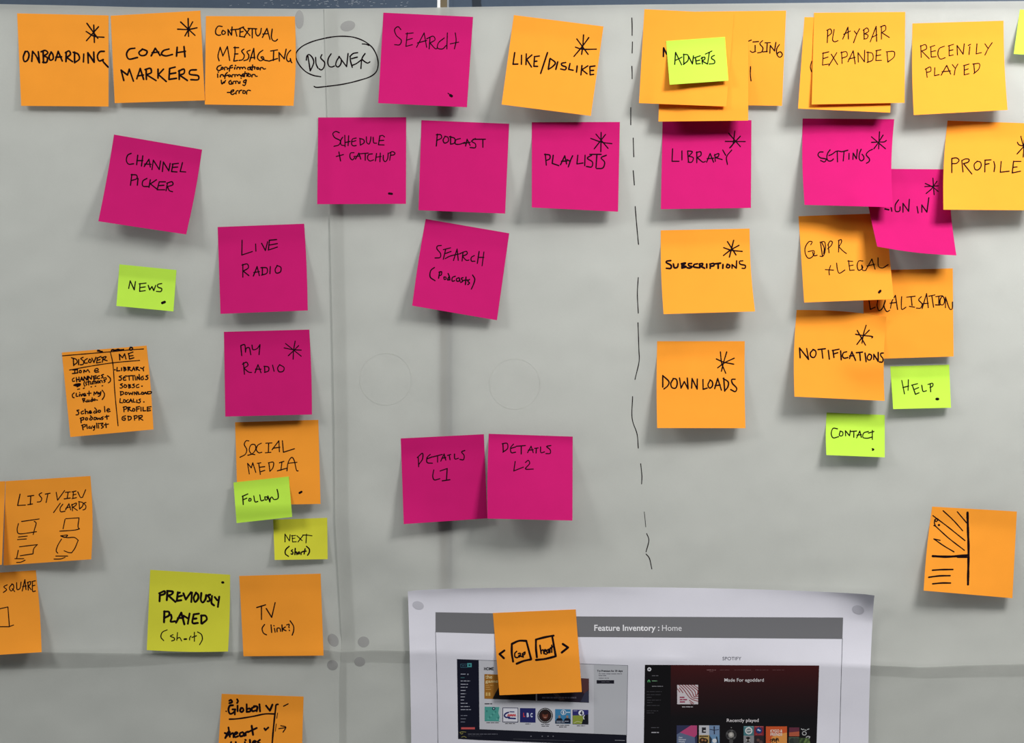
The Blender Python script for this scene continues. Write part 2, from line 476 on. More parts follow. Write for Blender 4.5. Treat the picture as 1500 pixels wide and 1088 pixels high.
A_ = (0, 0, 4.99)
note('onboarding', 'o', [(25, 19.5), (159, 22.5), (159, 156), (31, 155)],
     'orange sticky note reading ONBOARDING with an asterisk, at the upper left corner', curl(4, 5),
     writing=[("185,375 170,420 180,450 200,440 212,400 200,375 185,378;232,448 238,375! 262,405 288,458! 280,378;315,375 318,458;300,378 330,368 350,385 318,410! 345,420 340,455 312,455;"
               "375,380 358,415 368,440 388,430 385,395 372,380;405,442 425,375! 455,445;408,418 450,415;482,450 484,380;478,385 505,372 515,395 488,420! 530,450;545,455 545,380;535,382 570,395 580,430 545,458;"
               "612,395 610,452;645,460 642,385! 688,455! 685,380;762,375 730,378 712,410 725,445 755,435! 752,445 790,490", A_, 2.5)],
     star=("635,170 715,280;685,183 690,310;720,195 632,297;630,230 690,265 760,272", A_, 2.0))
note('coach', 'o', [(162, 23), (293.5, 15.5), (300, 147), (168, 151)],
     'orange sticky note reading COACH MARKERS with an asterisk', curl(4, 8),
     writing=[("985,352 945,360 925,395 940,430 1005,420;1040,360 1015,385 1030,405 1065,400 1075,375 1040,358;1105,408 1135,352! 1170,405;1112,385 1160,380;1235,358 1195,370 1180,395 1210,408 1260,398;"
               "1295,345 1290,410;1345,340 1352,415;1290,385 1355,375;905,588 885,512! 932,548! 945,505! 975,592;1000,575 1025,500! 1050,580;1005,555 1048,548;"
               "1070,580 1068,505;1060,508 1100,500 1105,530 1070,545! 1140,588;1155,505 1155,570;1195,505 1158,545! 1215,595;1240,500 1235,580! 1290,572;1240,500 1280,490;1238,540 1285,532;"
               "1310,580 1310,515;1305,520 1345,505 1345,535 1312,548! 1370,588;1435,510 1390,515 1385,540 1450,555 1450,580 1395,582", A_, 2.5)],
     star=("1375,135 1378,265;1320,160 1425,258;1408,160 1352,262;1298,213 1375,215 1440,203", A_, 2.0))
C_ = (300, 25, 9.064)
note('contextual', 'o', [(301.6, 23.5), (432, 24), (430, 155), (300, 153)],
     'orange sticky note reading CONTEXTUAL MESSAGING with smaller words beneath', curl(8, 8), bow=(0, 2.2, 0, 0),
     writing=[("230,125 180,120 145,170 150,225 190,242 210,235;240,175 225,205 235,230 265,222 275,200 250,180 240,175;312,242 308,165! 355,240! 362,130;345,170 450,160;405,165 425,252;"
               "470,150 465,250;455,155 515,130;470,200 510,190;460,255 530,265;505,135 560,200 600,245;520,265 590,160;575,150 690,155;630,155 630,275;675,165 680,225 705,250 735,220 750,150;"
               "765,270 825,150! 865,295;770,225 835,220;895,160 885,270 905,310 940,318 965,295;"
               "190,580 175,520 205,400! 240,515! 300,390! 330,575;400,395 400,480 385,585! 435,575;385,405 450,405;395,490 440,488;520,425 490,450 525,510 500,565 455,575;600,440 560,460 585,510 570,560 520,578;"
               "595,588 650,415! 660,555;605,540 665,535;770,440 720,480 700,545 740,580 785,550 770,525! 745,530 790,570 840,580;875,450 965,435;915,445 910,575;850,585 965,550;990,585 985,470! 1055,555! 1080,425;"
               "1140,440 1105,480 1085,555 1110,590 1140,570 1135,550! 1145,590 1155,605", C_, 1.8),
              ("215,640 175,655 160,690 185,710 225,690;225,665 215,690 240,690 240,668 225,665;262,700 265,665 295,668 300,695;365,640 340,650 325,718;305,685 370,668;395,690 400,665;405,640 410,645;"
               "425,690 430,665 455,668;465,692 470,668 495,670 500,690 505,668 530,665 540,685;600,665 575,670 570,695 600,695 600,660 615,700;635,635 628,705;600,665 665,660;660,690 668,665;"
               "690,670 690,690 715,690 712,670 690,670;735,700 740,672 770,672 780,690 805,685;"
               "170,755 172,800;178,728 180,732;205,795 210,770 240,765 250,785;300,735 275,760 265,815;245,785 310,770;315,770 320,790 345,785 335,768 315,770;360,795 365,765 395,765;"
               "400,790 405,765 430,768 435,785 445,765 465,765 475,780;495,765 480,785 505,785 505,760 515,790;535,725 525,790;505,755 560,745;558,785 560,760;580,745 575,785 605,785 605,760 580,755;"
               "625,795 630,765 665,765 675,785 695,785;218,838 228,888 258,855 255,880 275,840;345,840 320,860 330,890 355,885 350,850 360,890;375,885 378,855 400,852;410,880 415,850 440,855 448,880;"
               "468,855 465,880;480,808 484,812;545,830 515,850 520,870 545,860 550,830 540,890 525,910 505,900;300,1000 345,1000;345,1000 380,985 385,965 355,975 345,1010 365,1028 400,1010;"
               "415,1020 418,985 440,975;455,1010 460,980 490,970;510,980 505,1010 535,1010 535,980 510,975;555,1020 558,985 575,970 605,975", C_, 1.9)])
E_ = (530, 0, 4.054)
note('search', 'p', [(561.6, 18.5), (693, 24.7), (684, 157), (554, 151)],
     'pink sticky note reading SEARCH at the top, beside the circled word DISCOVER', curl(14, 9),
     writing=[("232,175 215,158 195,175 205,210 235,240 225,265 195,265;270,195 262,275! 300,265;262,200 305,195;265,238 300,228;325,280 370,195! 385,280;330,255 385,240;400,290 405,225;385,230 425,215 435,235 405,255! 440,290 450,285;"
               "490,225 455,255 450,285 480,290 500,270;508,195 505,290;555,195 560,240 550,290;525,260 575,250", E_, 1.5)],
     dot=("512,553 530,568", E_, 1.4), wlabel=None)
mbd = NOTES['search']
ink(mbd, mbd.obj, 'ink_dot', [("527,566 533,570", E_, 4.2)])
F_ = (740, 40, 10)
note('like', 'o', [(752.7, 22), (884, 38.7), (865.5, 169.7), (734.7, 153)],
     'tilted orange sticky note reading LIKE/DISLIKE with an asterisk', curl(17, 9),
     writing=[("140,370 115,540! 185,538;240,410 238,540;310,390 305,545;390,405 315,470! 385,580;430,430 420,570! 475,572;430,428 500,420;425,500 465,495;620,370 520,675;655,465 632,610;660,455 735,520 700,570 635,615;770,505 742,615;"
               "885,515 825,530 830,555 895,585 880,620 815,610;950,530 930,615! 995,628;1055,565 1045,655;1125,560 1110,695;1210,565 1125,620! 1200,680;1240,575 1245,695! 1295,688;1240,575 1315,565;1245,632 1295,630", F_, 2.3)],
     star=("1148,110 1138,270 1120,395;1050,170 1215,395;1225,150 1130,280 1008,425;1030,290 1120,318 1335,320", F_, 2.0))
# the stack at the top, right of the dashed line
G_ = (970, 50, 7.895)
note('advertising', 'o', [(1020, 17), (1151.5, 15.6), (1145.5, 155), (1018, 153)],
     'orange sticky note ending in ISING, hindmost at the right of the ADVERTS pile', curl(4, 4),
     writing=[("1000,80 1030,68;1050,90 1115,85;1075,130 1075,200;1020,195 1040,210 1080,200;1160,75 1130,110 1165,160 1150,205 1105,215;1190,100 1250,98;1215,100 1210,205;1165,205 1215,200;1245,220 1250,130! 1300,195! 1315,95;"
               "1355,120 1325,170 1330,240 1360,268 1390,240 1370,205 1340,215 1330,235;1022,375 1020,470 1028,540", G_, 1.7)])
note('advert_low', 'o', [(968, 45), (1096, 41.5), (1096, 176.5), (964.5, 178)],
     'blank orange sticky note sticking out lowest under the ADVERTS pile', curl(11, 10), on=('advertising',))
note('advert_front', 'o', [(944, 13.4), (1075, 20), (1064, 156), (936, 151)],
     'large orange sticky note right under the small lime ADVERTS note', curl(6, 3), on=('advertising', 'advert_low'),
     writing=[("358,412 360,350! 382,395", (900, 0, 4.99), 2.6)])
note('adverts', 'g', [(975.7, 60), (1062, 54), (1067, 118), (981, 124)],
     'small lime sticky note reading ADVERTS on top of a pile of orange notes', curl(7, 4.5), on=('advert_front',),
     writing=[("145,350 155,210! 225,355;160,300 230,265;250,230 250,350;245,235 295,240 300,300 245,350;305,255 350,345! 362,250;365,275 440,250;385,275 395,345! 440,340;390,310 435,300;465,345 460,265;450,280 490,265 495,285 460,310! 525,345;"
               "500,230 575,195;545,215 525,345;605,245 575,260 570,280 605,305 605,335 545,345", G_, 1.7)])
H_ = (1150, 0, 4.286)
note('playbar_back', 'o', [(1178.5, 25), (1310, 27), (1304, 165), (1169, 159)],
     'orange sticky note mostly hidden behind the PLAYBAR EXPANDED note', curl(17, 13),
     writing=[("167,385 159,420 166,450", H_, 1.5)])
note('playbar', 'o', [(1192.5, 18.7), (1326, 17.5), (1325, 150.5), (1189, 153)],
     'orange sticky note reading PLAYBAR EXPANDED', curl(3.5, 2.5), on=('playbar_back',),
     writing=[("268,190 265,268;262,190 285,182 292,205 268,228;308,185 300,255 312,262 332,255;362,245 395,170! 398,245;368,215 410,195;435,195 450,215;468,180 450,215 430,268;495,185 497,245;490,190 515,175 525,195 500,212! 520,220 515,240 495,245;"
               "535,262 572,165! 575,260;545,235 578,218;605,165 605,245;598,168 628,160 632,185 608,205! 655,235;240,330 235,408! 275,402;235,335 275,325;238,368 270,358;290,340 330,405;325,330 275,412;355,325 358,398;350,330 385,325 390,350 358,365;"
               "395,388 428,318! 440,400;400,370 440,360;460,390 458,330! 498,388! 500,315;520,325 520,390;512,328 548,335 550,375 515,392;575,320 570,380! 605,378;570,318 602,312;570,350 600,345;640,325 645,388;635,325 685,325 685,355 645,390", H_, 1.5)])
note('recently', 'o', [(1336.7, 34.3), (1470, 30.3), (1476, 161), (1338.5, 168.5)],
     'orange sticky note reading RECENTLY PLAYED, near the upper right corner', curl(15, 13), bow=(0, -1.5, 0, -1.5),
     writing=[("852,285 855,360;850,290 882,280 888,305 858,320! 905,368;915,295 918,358! 948,355;910,295 940,285;915,325 945,318;1000,290 968,305 960,345 975,370 1005,362;1030,285 1030,350! 1055,345;1025,288 1058,278;1030,318 1055,312;"
               "1082,345 1080,285! 1118,340! 1125,275;1150,285 1165,278;1160,292 1155,342;1205,275 1200,338! 1232,330;1255,275 1272,300;1300,268 1275,305 1255,345;885,430 892,485;880,435 912,420 915,445 888,455;940,425 938,475! 968,468;"
               "980,472 1015,410! 1040,465;985,450 1038,445;1050,405 1070,430;1085,402 1070,430 1062,470;1125,410 1125,470! 1155,462;1120,412 1155,402;1125,440 1150,432;1185,400 1190,458;1178,402 1220,400 1218,430 1185,462", H_, 1.5)])
note('edge_lime', 'g', [(1494, 14), (1580, 17), (1573, 84), (1485, 79)],
     'lime sticky note cut off by the right edge near the top', curl(9, 7))
I_ = (120, 170, 4.99)
note('channel', 'p', [(167, 197), (296, 219), (272.7, 343.3), (144, 324)],
     'tilted pink sticky note reading CHANNEL PICKER', curl(13, 13), bow=(0, 1.5, 0, 1.0),
     writing=[("360,272 335,285 325,325 340,350 378,348;408,285 400,355;445,290 435,365;402,325 445,325;455,368 490,315! 500,372;458,350 505,352;512,390 522,322! 565,390! 575,328;588,405 595,335! 635,400! 645,345;665,350 655,405! 695,408;660,350 705,345;660,375 700,372;735,340 718,405! 758,408;"
               "365,425 355,505;360,428 400,432 402,455 365,470;410,455 405,505;475,455 445,475 445,510 485,515;500,465 490,520;545,465 500,495! 545,530;565,480 550,538! 605,538;565,480 610,480;560,508 600,505;625,490 615,545;620,490 660,480 665,500 625,515! 640,545 662,552", I_, 1.8)])
J_ = (150, 310, 4.545)
note('news', 'g', [(175, 387), (258.5, 395.4), (254, 456), (170.5, 448)],
     'small lime sticky note reading NEWS with a dot', curl(7, 6.5, start=.25),
     writing=[("175,510 185,460! 212,520! 220,465;250,478 248,530! 285,525;245,480 290,475;250,505 285,500;305,490 315,520! 330,498! 342,525! 355,490;395,478 368,485 370,502 395,512 390,530 360,530", J_, 1.7)],
     dot=("399,607 414,601", J_, 4.0))
note('live', 'p', [(318.8, 332.4), (445.5, 327.6), (450.8, 454.6), (323, 459.6)],
     'pink sticky note reading LIVE RADIO', curl(10, 10), bow=(0, 1, 0, 0),
     writing=[("930,190 928,288! 998,265;1020,215 1022,262;1060,210 1085,258! 1100,200;1112,190 1105,255! 1165,235;1110,190 1160,185;1110,222 1165,212;935,350 935,435;930,355 965,348 972,372 938,395! 975,425;1005,428 1030,365! 1045,425;1008,405 1045,398;"
               "1065,370 1065,420;1055,372 1095,375 1095,408 1060,422;1118,365 1115,412;1165,358 1150,385 1158,408 1185,400 1188,370 1162,358", J_, 1.7)])
K_ = (470, 180, 9.07)
note('schedule', 'p', [(466, 172), (595, 171.6), (594.7, 298.5), (464.6, 299)],
     'pink sticky note reading SCHEDULE + CATCHUP', curl(11, 10),
     writing=[("245,130 200,112 160,140 180,190 260,240 240,290 175,310;290,190 265,230 270,290 310,300;318,165 322,315;370,170 362,300;320,260 390,245;470,200 420,215 412,290 440,305 470,298;415,250 465,235;520,210 525,295! 575,260 570,225 515,205;605,185 610,260 640,280 660,230 665,185;"
               "695,190 705,265 740,268;785,170 765,290! 840,292;780,175 820,165 845,185;775,235 835,230;240,385 262,505;205,445 300,420;440,395 395,400 388,460 420,490 450,460;460,480 505,400! 530,480;440,445 520,440;510,410 630,400;590,405 590,495;685,410 635,420 620,470 650,505 700,490;"
               "740,405 725,505;790,400 785,515;735,455 800,445;830,430 832,490 855,515 885,480 895,400;915,495 930,395;910,400 950,380 985,400 975,420 925,430", K_, 1.6)],
     dot=("905,938 912,938;905,936 945,942", K_, 3.0))
L_ = (440, 150, 4.545)
note('podcast', 'p', [(617.3, 176), (745.8, 181.2), (740, 312.8), (613, 307.8)],
     'pink sticky note reading PODCAST', curl(8, 9),
     writing=[("912,210 905,290;905,215 935,215 940,235 910,252;965,225 950,250 960,270 985,258 982,232 962,225;1000,225 1000,275;992,228 1028,240 1025,270 1000,278;1065,240 1035,250 1032,275 1060,278 1095,265;1100,290 1110,245! 1130,285;1085,272 1130,265;1165,240 1140,258 1165,275 1165,300 1130,300;1150,245 1232,245;1215,245 1215,298", L_, 1.7)])
O_ = (740, 150, 3.947)
note('playlists', 'p', [(779, 179), (908, 178.6), (905.4, 310), (779, 303.8)],
     'pink sticky note reading PLAYLISTS with an asterisk', curl(14, 10),
     writing=[("232,298 238,362;228,300 258,305 258,325 238,335;278,305 272,352! 310,365;320,360 345,308! 355,355;325,340 358,338;358,330 375,340! 390,308;378,335 365,372;420,305 415,355! 450,350;462,305 460,365;500,305 475,322 505,345 500,372 470,370;490,300 555,300;530,305 525,378;585,305 555,320 575,345 565,378 530,382", O_, 1.9)],
     star=("555,173 553,285;525,183 595,265;580,185 515,268;495,208 560,230 617,238", O_, 1.7))
note('library', 'p', [(970.5, 176.6), (1100.8, 176), (1100, 304.5), (968, 306.3)],
     'pink sticky note reading LIBRARY with an asterisk', curl(11, 9),
     writing=[("968,268 965,340! 1005,340;1022,280 1022,332;1055,280 1060,345;1055,280 1082,285 1062,310! 1088,320 1078,345 1058,345;1108,285 1108,348;1105,290 1130,285 1132,305 1110,318! 1145,345 1158,340;1165,345 1185,295! 1205,345;1168,325 1205,322;1215,340 1212,300;1210,305 1235,295 1232,312 1215,318! 1255,330;1258,275 1275,305;1310,275 1280,315 1285,358", O_, 1.7)],
     star=("1292,178 1360,255;1328,165 1315,245 1300,262;1360,195 1298,262;1273,225 1388,226", O_, 1.7))
Q_ = (1150, 160, 4.283)
R_ = (1160, 320, 8.367)
note('localisation', 'o', [(1264, 396), (1395.7, 393), (1396.8, 522), (1266, 526)],
     'orange sticky note reading LOCALISATION', curl(5, 6),
     writing=[("140,390 155,490! 210,465;240,385 232,450 255,505 290,480 325,385;325,400 310,450 345,515 375,500;385,475 400,400 440,330! 465,490;380,420 455,410;512,345 508,420 515,490 560,465;570,350 665,340;620,345 630,445;600,455 660,465;735,345 705,380 745,430 725,475 680,475;745,480 795,310! 815,470;750,425 815,420;"
               "820,340 890,325;855,335 875,465;900,345 960,335;935,345 935,435;895,438 945,440;975,335 950,380 955,435 985,435 1000,390 985,345 970,335;1010,470 1010,350! 1065,490 1085,485 1090,405", (1255, 390, 7.773), 1.6)])
note('gdpr', 'o', [(1169.7, 316.6), (1297, 312), (1309.3, 438), (1178, 443)],
     'orange sticky note reading GDPR + LEGAL', curl(13, 12), on=('localisation',),
     writing=[("232,320 248,285 215,280 165,350 165,430 200,485 235,480 275,430 270,395 200,405;255,410 270,455 310,450;350,290 375,460;365,290 395,360 390,430;345,290 400,285 402,420 375,465 345,460;445,310 455,420;440,325 470,275 495,285 485,325 440,370;575,270 572,410;570,270 605,258 608,290 575,345! 630,400 668,428;"
               "475,575 455,640 460,690;410,625 510,632;548,545 560,630 580,670 650,630;695,515 710,635! 765,630;685,520 745,525;700,580 750,570;870,520 820,520 800,580 820,635 870,600 855,570! 870,635 905,635;905,635 980,495! 1020,620;920,580 1015,560;1055,480 1065,590 1110,605 1180,565", R_, 1.5)],
     dot=("1068,905 1085,885", R_, 3.4))
note('sign_in', 'p', [(1262, 247), (1391, 248), (1401, 374), (1285, 361)],
     'pink sticky note reading SIGN IN, tucked under its neighbours at the upper right', curl(19, 17), bow=(0, -3, 2.5, -1), on=('gdpr',),
     writing=[("628,625 650,630", Q_, 2.6), ("665,612 670,640;712,568 692,600 695,640 718,638 722,612;740,645 740,590! 775,640! 780,565;828,610 835,650;858,645 858,600! 890,645! 902,555", Q_, 1.8)],
     star=("928,432 935,535;880,465 930,490 960,515;953,452 918,500 885,528;877,485 960,480", Q_, 1.6))
T_ = (1190, 180, 11.538)
note('settings', 'p', [(1175.7, 173.5), (1310, 174.5), (1308, 303.5), (1178.5, 300)],
     'pink sticky note reading SETTINGS with an asterisk', curl(16, 16), bow=(0, -3.2, 0, -1.8), on=('sign_in',),
     writing=[("180,490 120,495 95,540 130,585 235,615 205,658 140,635;300,455 260,510 245,590 270,640 320,640 355,610;280,550 330,530 390,485! 420,475 450,475 490,485 600,462;420,485 425,655;535,490 522,640;620,515 618,612;685,615 690,510! 745,605! 760,450;825,445 795,520 795,610 825,640 870,610 865,560 840,530;1015,445 950,480 910,535 965,610 960,650 915,680", T_, 1.8)],
     star=("1135,150 1120,435;1000,235 1235,435;1195,205 1110,340 1040,435;1000,328 1120,322 1220,318 1250,295", T_, 1.7))
U_ = (1370, 190, 9.89)
note('profile', 'o', [(1388, 176.5), (1521, 181), (1515, 308), (1382, 307)],
     'orange sticky note reading PROFILE, cut off by the right edge', curl(16, 14), bow=(0, 0, 0, -2.5), on=('sign_in',),
     writing=[("240,415 240,620;240,415 310,408 345,440 310,485 245,490;385,450 402,610;385,445 440,422 490,430 480,465 410,490! 530,640;610,455 565,500 580,575 620,580 665,525 655,470 605,455;722,440 718,610;718,440 808,435;720,502 780,490;848,460 862,520 852,605;955,460 942,615! 1070,600;1135,455 1115,625! 1235,600;1135,458 1240,458;1125,545 1185,538", U_, 1.8)],
     star=("1240,95 1275,230;1190,180 1210,215 1280,235 1340,240;1380,140 1280,245 1185,350;1290,150 1285,235 1275,395", U_, 1.7))
V_ = (1160, 460, 10.714)
note('notifications', 'o', [(1167, 453.8), (1298.5, 463.7), (1295.8, 587), (1163.7, 580.8)],
     'orange sticky note reading NOTIFICATIONS with an asterisk', curl(15, 11, tr=3.5), bow=(-3, -2.5, 0, -2.3), on=('localisation',),
     writing=[("130,685 120,530! 262,710! 232,540;335,555 290,610 300,665 345,680 378,630 370,575 330,553;410,555 525,542;470,555 485,690;572,568 588,705;645,565 660,680;635,570 740,550;650,625 720,605;765,575 775,715;860,590 810,605 795,660 820,690 880,680;905,695 940,590! 1000,725;905,655 975,650;1010,605 1110,595;1065,605 1075,725;1148,610 1165,745;"
               "1215,625 1185,665 1190,710 1225,720 1250,680 1245,640 1210,625;1285,710 1285,630! 1355,740! 1355,600;1435,610 1395,615 1395,650 1430,700 1420,750 1375,750", V_, 2.1)],
     star=("1165,175 1125,310 1100,455;1025,255 1155,485;1215,250 1100,370 1020,475;1000,315 1120,335 1230,345 1270,355 1255,372", V_, 1.8))
W_ = (1140, 440, 4.353)
note('help', 'g', [(1304, 536.5), (1390.4, 534), (1393, 597), (1308.4, 599)],
     'small lime sticky note reading HELP with a dot', curl(8, 6, start=.25),
     writing=[("788,510 805,595;830,505 828,572;795,555 832,545;855,540 875,598! 898,588;850,540 888,530;865,568 895,555;915,540 925,580 945,575;970,535 972,582;955,535 985,528 985,545 968,555", W_, 1.6)],
     dot=("1010,628 1019,628", W_, 3.8))
note('contact', 'g', [(1210.8, 604), (1296, 607.7), (1296, 669.7), (1210.5, 666.3)],
     'small lime sticky note reading CONTACT', curl(9, 7, start=.25), bow=(0, 0, 0, -1),
     writing=[("378,818 350,815 338,850 350,875 385,868;395,835 390,860 408,862 412,840 395,832;430,862 428,830! 455,862! 460,828;458,835 500,832;482,835 482,872;500,875 520,832! 530,872;502,858 530,855;575,835 545,845 540,872 565,878 600,870;600,828 600,885;575,845 610,835", W_, 1.6)],
     dot=("600,945 610,950 601,954", W_, 2.0))
X_ = (570, 300, 5.726)
note('search_podcasts', 'p', [(623.6, 320.6), (745.9, 341.6), (728, 468.9), (603.7, 447.6)],
     'tilted pink sticky note reading SEARCH (Podcasts)', curl(12, 7), bow=(0, 0, 0, -1),
     writing=[("438,340 405,345 400,365 432,410 428,440 385,445;475,370 455,455;455,375 515,360;465,410 520,390;470,450 510,430 600,408;540,465 570,370! 580,465;612,470 620,395;600,405 650,390 655,410 615,430! 650,465 670,462;715,425 690,440 690,470 720,472;755,390 740,490;795,395 780,510;748,440 795,440", X_, 1.6),
              ("380,525 350,550 345,605 385,635;425,560 415,615;418,565 440,560 435,590 420,590;460,605 462,625 478,622 475,605 460,605;500,605 490,630 510,625;495,575 505,600 510,630;555,598 530,610 530,640 550,635;585,610 565,620 570,640 590,635 588,610 595,640;620,610 605,615 618,640 600,650;645,605 640,668;625,632 665,630;675,625 660,640 675,655 660,668;700,588 718,620 710,660 690,705", X_, 1.8)])
Y_ = (920, 310, 6.4)
note('subscriptions', 'o', [(968, 337.3), (1098, 334.7), (1106, 456), (972, 460)],
     'orange sticky note reading SUBSCRIPTIONS with an asterisk', curl(18, 15), bow=(0, -2.0, 0, -1.5),
     writing=[("400,458 360,465 358,475 405,505 400,530 360,530;425,490 435,525 462,520 470,490;505,485 505,525;500,488 540,480 510,505! 545,515 505,528;595,485 565,488 570,505 600,515 580,528 555,525;650,488 620,495 615,515 660,525;672,525 672,488;668,490 700,485 695,505 675,508! 718,530;738,490 738,525;770,530 770,490;768,490 805,485 805,505 775,510;818,488 868,482;845,490 845,530;890,495 888,530;"
               "930,495 922,520 945,525 955,505 930,492", Y_, 2.7), ("975,530 975,495! 1015,530! 1018,460;1075,460 1045,465 1050,490 1100,505 1095,530 1070,530", Y_, 2.1)],
     star=("932,280 1012,405;990,268 950,425;1040,315 960,360 895,410;897,337 965,360 1070,372", Y_, 2.0))
Z_ = (930, 480, 6.8)
note('downloads', 'o', [(962.6, 499.6), (1091, 499.6), (1092, 627), (962.6, 626.8)],
     'orange sticky note reading DOWNLOADS with an asterisk', curl(13, 9), bow=(0, -.8, 0, -.8),
     writing=[("278,478 278,590;278,475 340,540 325,580 290,608;385,505 358,555 370,595 405,600 422,555 410,510 380,505;445,500 460,600! 492,535! 530,608! 522,500;565,600 570,505! 620,610! 622,510;678,515 680,612! 720,600;750,520 728,570 745,600 772,580 770,535 748,518;795,605 825,505! 862,620;800,575 850,570;885,500 895,630;880,505 930,540 925,590 895,628;998,512 965,515 970,550 1015,605 1000,635 955,615", Z_, 2.1)],
     star=("852,240 865,350 905,452;915,240 885,340 862,432;990,302 890,350 825,398;812,310 880,340 985,362", Z_, 1.8))
a_ = (88, 500, 7.771)
s = note('discover_me', 'o', [(90.5, 516.2), (214.7, 506), (224.8, 628.8), (103, 640)],
     'orange sticky note with a two-column list headed DISCOVER and ME', curl(7, 11), bow=(0, 1, 0, 0),
     writing=[("150,190 155,275;130,185 185,205 195,235 155,270;212,205 210,265;262,180 235,195 268,225 262,260 228,265;310,195 280,215 280,245 310,245;335,205 322,230 345,240 355,215 335,200;362,190 385,240! 408,180;425,185 415,245! 460,235;420,190 465,170;420,215 455,205;480,235 490,185;470,185 525,172 505,200 490,205! 535,218;"
               "680,210 675,145! 710,185! 735,140! 750,200;780,135 790,200! 840,185;775,140 830,120;790,165 830,160;145,325 200,320;170,320 165,365;140,365 190,358;195,315 200,360;225,330 215,350 238,355 240,332 225,328;270,355 272,325 295,345 315,320 335,350;390,335 435,325 425,305 395,320 400,350 440,345;"
               "160,415 140,430 145,455 165,450;185,410 190,460;215,405 218,455;185,435 220,430;230,455 245,405! 262,445;235,435 260,430;270,440 275,400! 305,440! 310,395;320,435 322,395! 355,430! 360,390;380,395 385,430! 415,420;375,398 410,388;385,412 410,405;450,390 425,400 430,425 450,420;495,375 470,385 490,405 470,415;495,420 520,410 525,430 500,440;540,390 572,420 570,455 550,470;"
               "280,450 270,480 280,510;300,460 290,475 305,485 295,498;325,445 325,495;310,460 345,455;350,465 345,485 365,480 368,460 372,485;385,440 388,480;370,455 405,450;405,455 408,480;425,450 420,470 440,470 440,450 425,450;455,470 455,445 475,445 480,465;510,435 495,440 515,455 500,465;"
               "200,545 222,540;265,535 275,530;352,517 358,515;400,510 405,508;478,505 485,503;160,585 140,605 145,635 160,640;185,590 185,625 205,622;220,600 222,622;222,580 224,582;235,600 245,622! 258,595;265,610 290,605 280,590 265,605 275,622 295,615;330,565 330,615;310,592 352,588;385,610 388,575! 405,598! 420,570! 432,600;440,580 448,600 465,570! 455,615 435,625;480,555 505,595 500,630 480,660;"
               "255,650 268,690;265,650 285,650 270,670! 300,688;310,665 305,685 325,682 328,662 332,685;360,660 345,680 368,680 365,640;385,655 380,672 400,670 398,655 385,655;415,665 425,668;215,780 190,785 212,805 205,832 182,835;265,790 240,805 245,825 270,818;285,770 290,822;288,800 310,795 318,820;330,808 355,800 345,788 330,800 338,820 360,812;400,790 380,805 395,818 412,800;395,755 418,785 415,812;440,785 432,802 455,805 460,785 440,782;505,740 510,800;530,785 565,775 552,762 535,775 540,800 570,795;"
               "235,870 240,925;228,875 270,865 265,890 240,895;295,870 288,890 310,892 312,870 295,868;350,868 335,885 350,895 368,880;345,845 370,870;390,868 385,890 408,888 408,865 390,865;420,868 425,890 445,870 455,890 470,865;490,855 475,865 492,878 475,890;530,840 535,885;510,860 555,848;252,950 262,1005;245,955 285,945 288,965 260,975;302,945 310,990;335,965 325,985 350,985 352,965 358,990;370,960 380,982 395,958! 390,1000 380,1010;415,930 420,985;435,950 440,985;432,935 440,933;450,935 490,930 470,955 495,970 470,988;520,930 525,980;500,950 550,940;"
               "650,295 645,335! 680,332;700,300 700,332;725,292 728,335;722,292 750,300 728,312! 755,320 730,336;775,332 772,290;770,292 800,295 775,312! 815,335;820,332 838,290! 850,330;825,315 850,312;868,328 865,292;862,295 890,292 868,310! 905,330;915,300 940,310;955,290 945,305 950,335;700,390 672,400 700,418 690,440 668,440;750,390 720,410 725,440 750,438;722,415 745,412;755,395 820,388;785,392 788,440;812,390 850,388;830,392 832,440;855,400 858,438;875,438 878,398! 905,435! 900,375;945,395 922,410 925,435 950,430 945,412;1000,385 975,395 1000,412 990,432 970,432;"
               "710,480 685,490 712,508 702,530 682,528;735,495 725,515 745,525 760,505 735,490;780,490 782,528;778,490 805,495 785,508! 808,518 785,530;845,485 825,492 848,508 838,525 820,525;895,488 868,500 872,525 898,520;690,570 690,615;685,570 720,575 722,595 690,610;745,580 740,600 760,602 765,582 745,578;780,580 790,605! 805,585! 820,605! 830,575;845,605 848,575! 872,605! 875,570;890,575 892,602! 915,598;930,578 925,598 945,600 950,580 930,578;955,600 970,575! 985,598;960,590 985,588;995,575 1000,598! 1035,590 1040,572 995,572;"
               "685,650 680,695! 710,698;725,665 720,690 740,692 748,670 725,662;775,662 755,675 760,695 780,690;785,695 805,655! 820,692;790,678 820,675;835,655 835,690! 855,690;875,665 872,695;915,655 895,662 915,678 905,698 885,695;725,745 728,800;718,748 755,742 755,765 728,775;775,795 772,748;770,750 800,748 778,770! 815,792;830,765 825,790 845,792 850,768 830,762;870,745 872,795;868,748 905,740;872,770 900,765;920,748 922,792;945,748 945,790! 975,788;995,745 992,792! 1030,785;992,748 1035,742;995,768 1025,765;"
               "745,845 710,860 708,890 738,895 742,872 722,872;775,850 778,895;770,850 810,860 805,885 778,898;845,845 848,895;840,848 875,845 875,868 848,875;900,895 895,845;892,848 935,842 930,862 898,870! 942,895", a_, 1.7),
              ("622,322 627,322;930,508 935,508;952,688 956,688;425,108 480,114;430,100 452,104;585,106 590,94 610,100 640,95 670,95 722,93;600,92 630,100 660,88 690,98 722,90;810,70 790,80 800,98 825,90 820,68 800,66", a_, 2.0),
              ("160,498 180,488 228,484;175,502 228,490;195,512 222,500", a_, 2.6)])
ink(s, s.obj, 'table_line', [("28,163 300,140 560,118 800,95 950,85;572,118 600,250 625,600 660,960;108,325 350,280 600,243 905,215", a_, 1.4)])
b_ = (300, 470, 6.8)
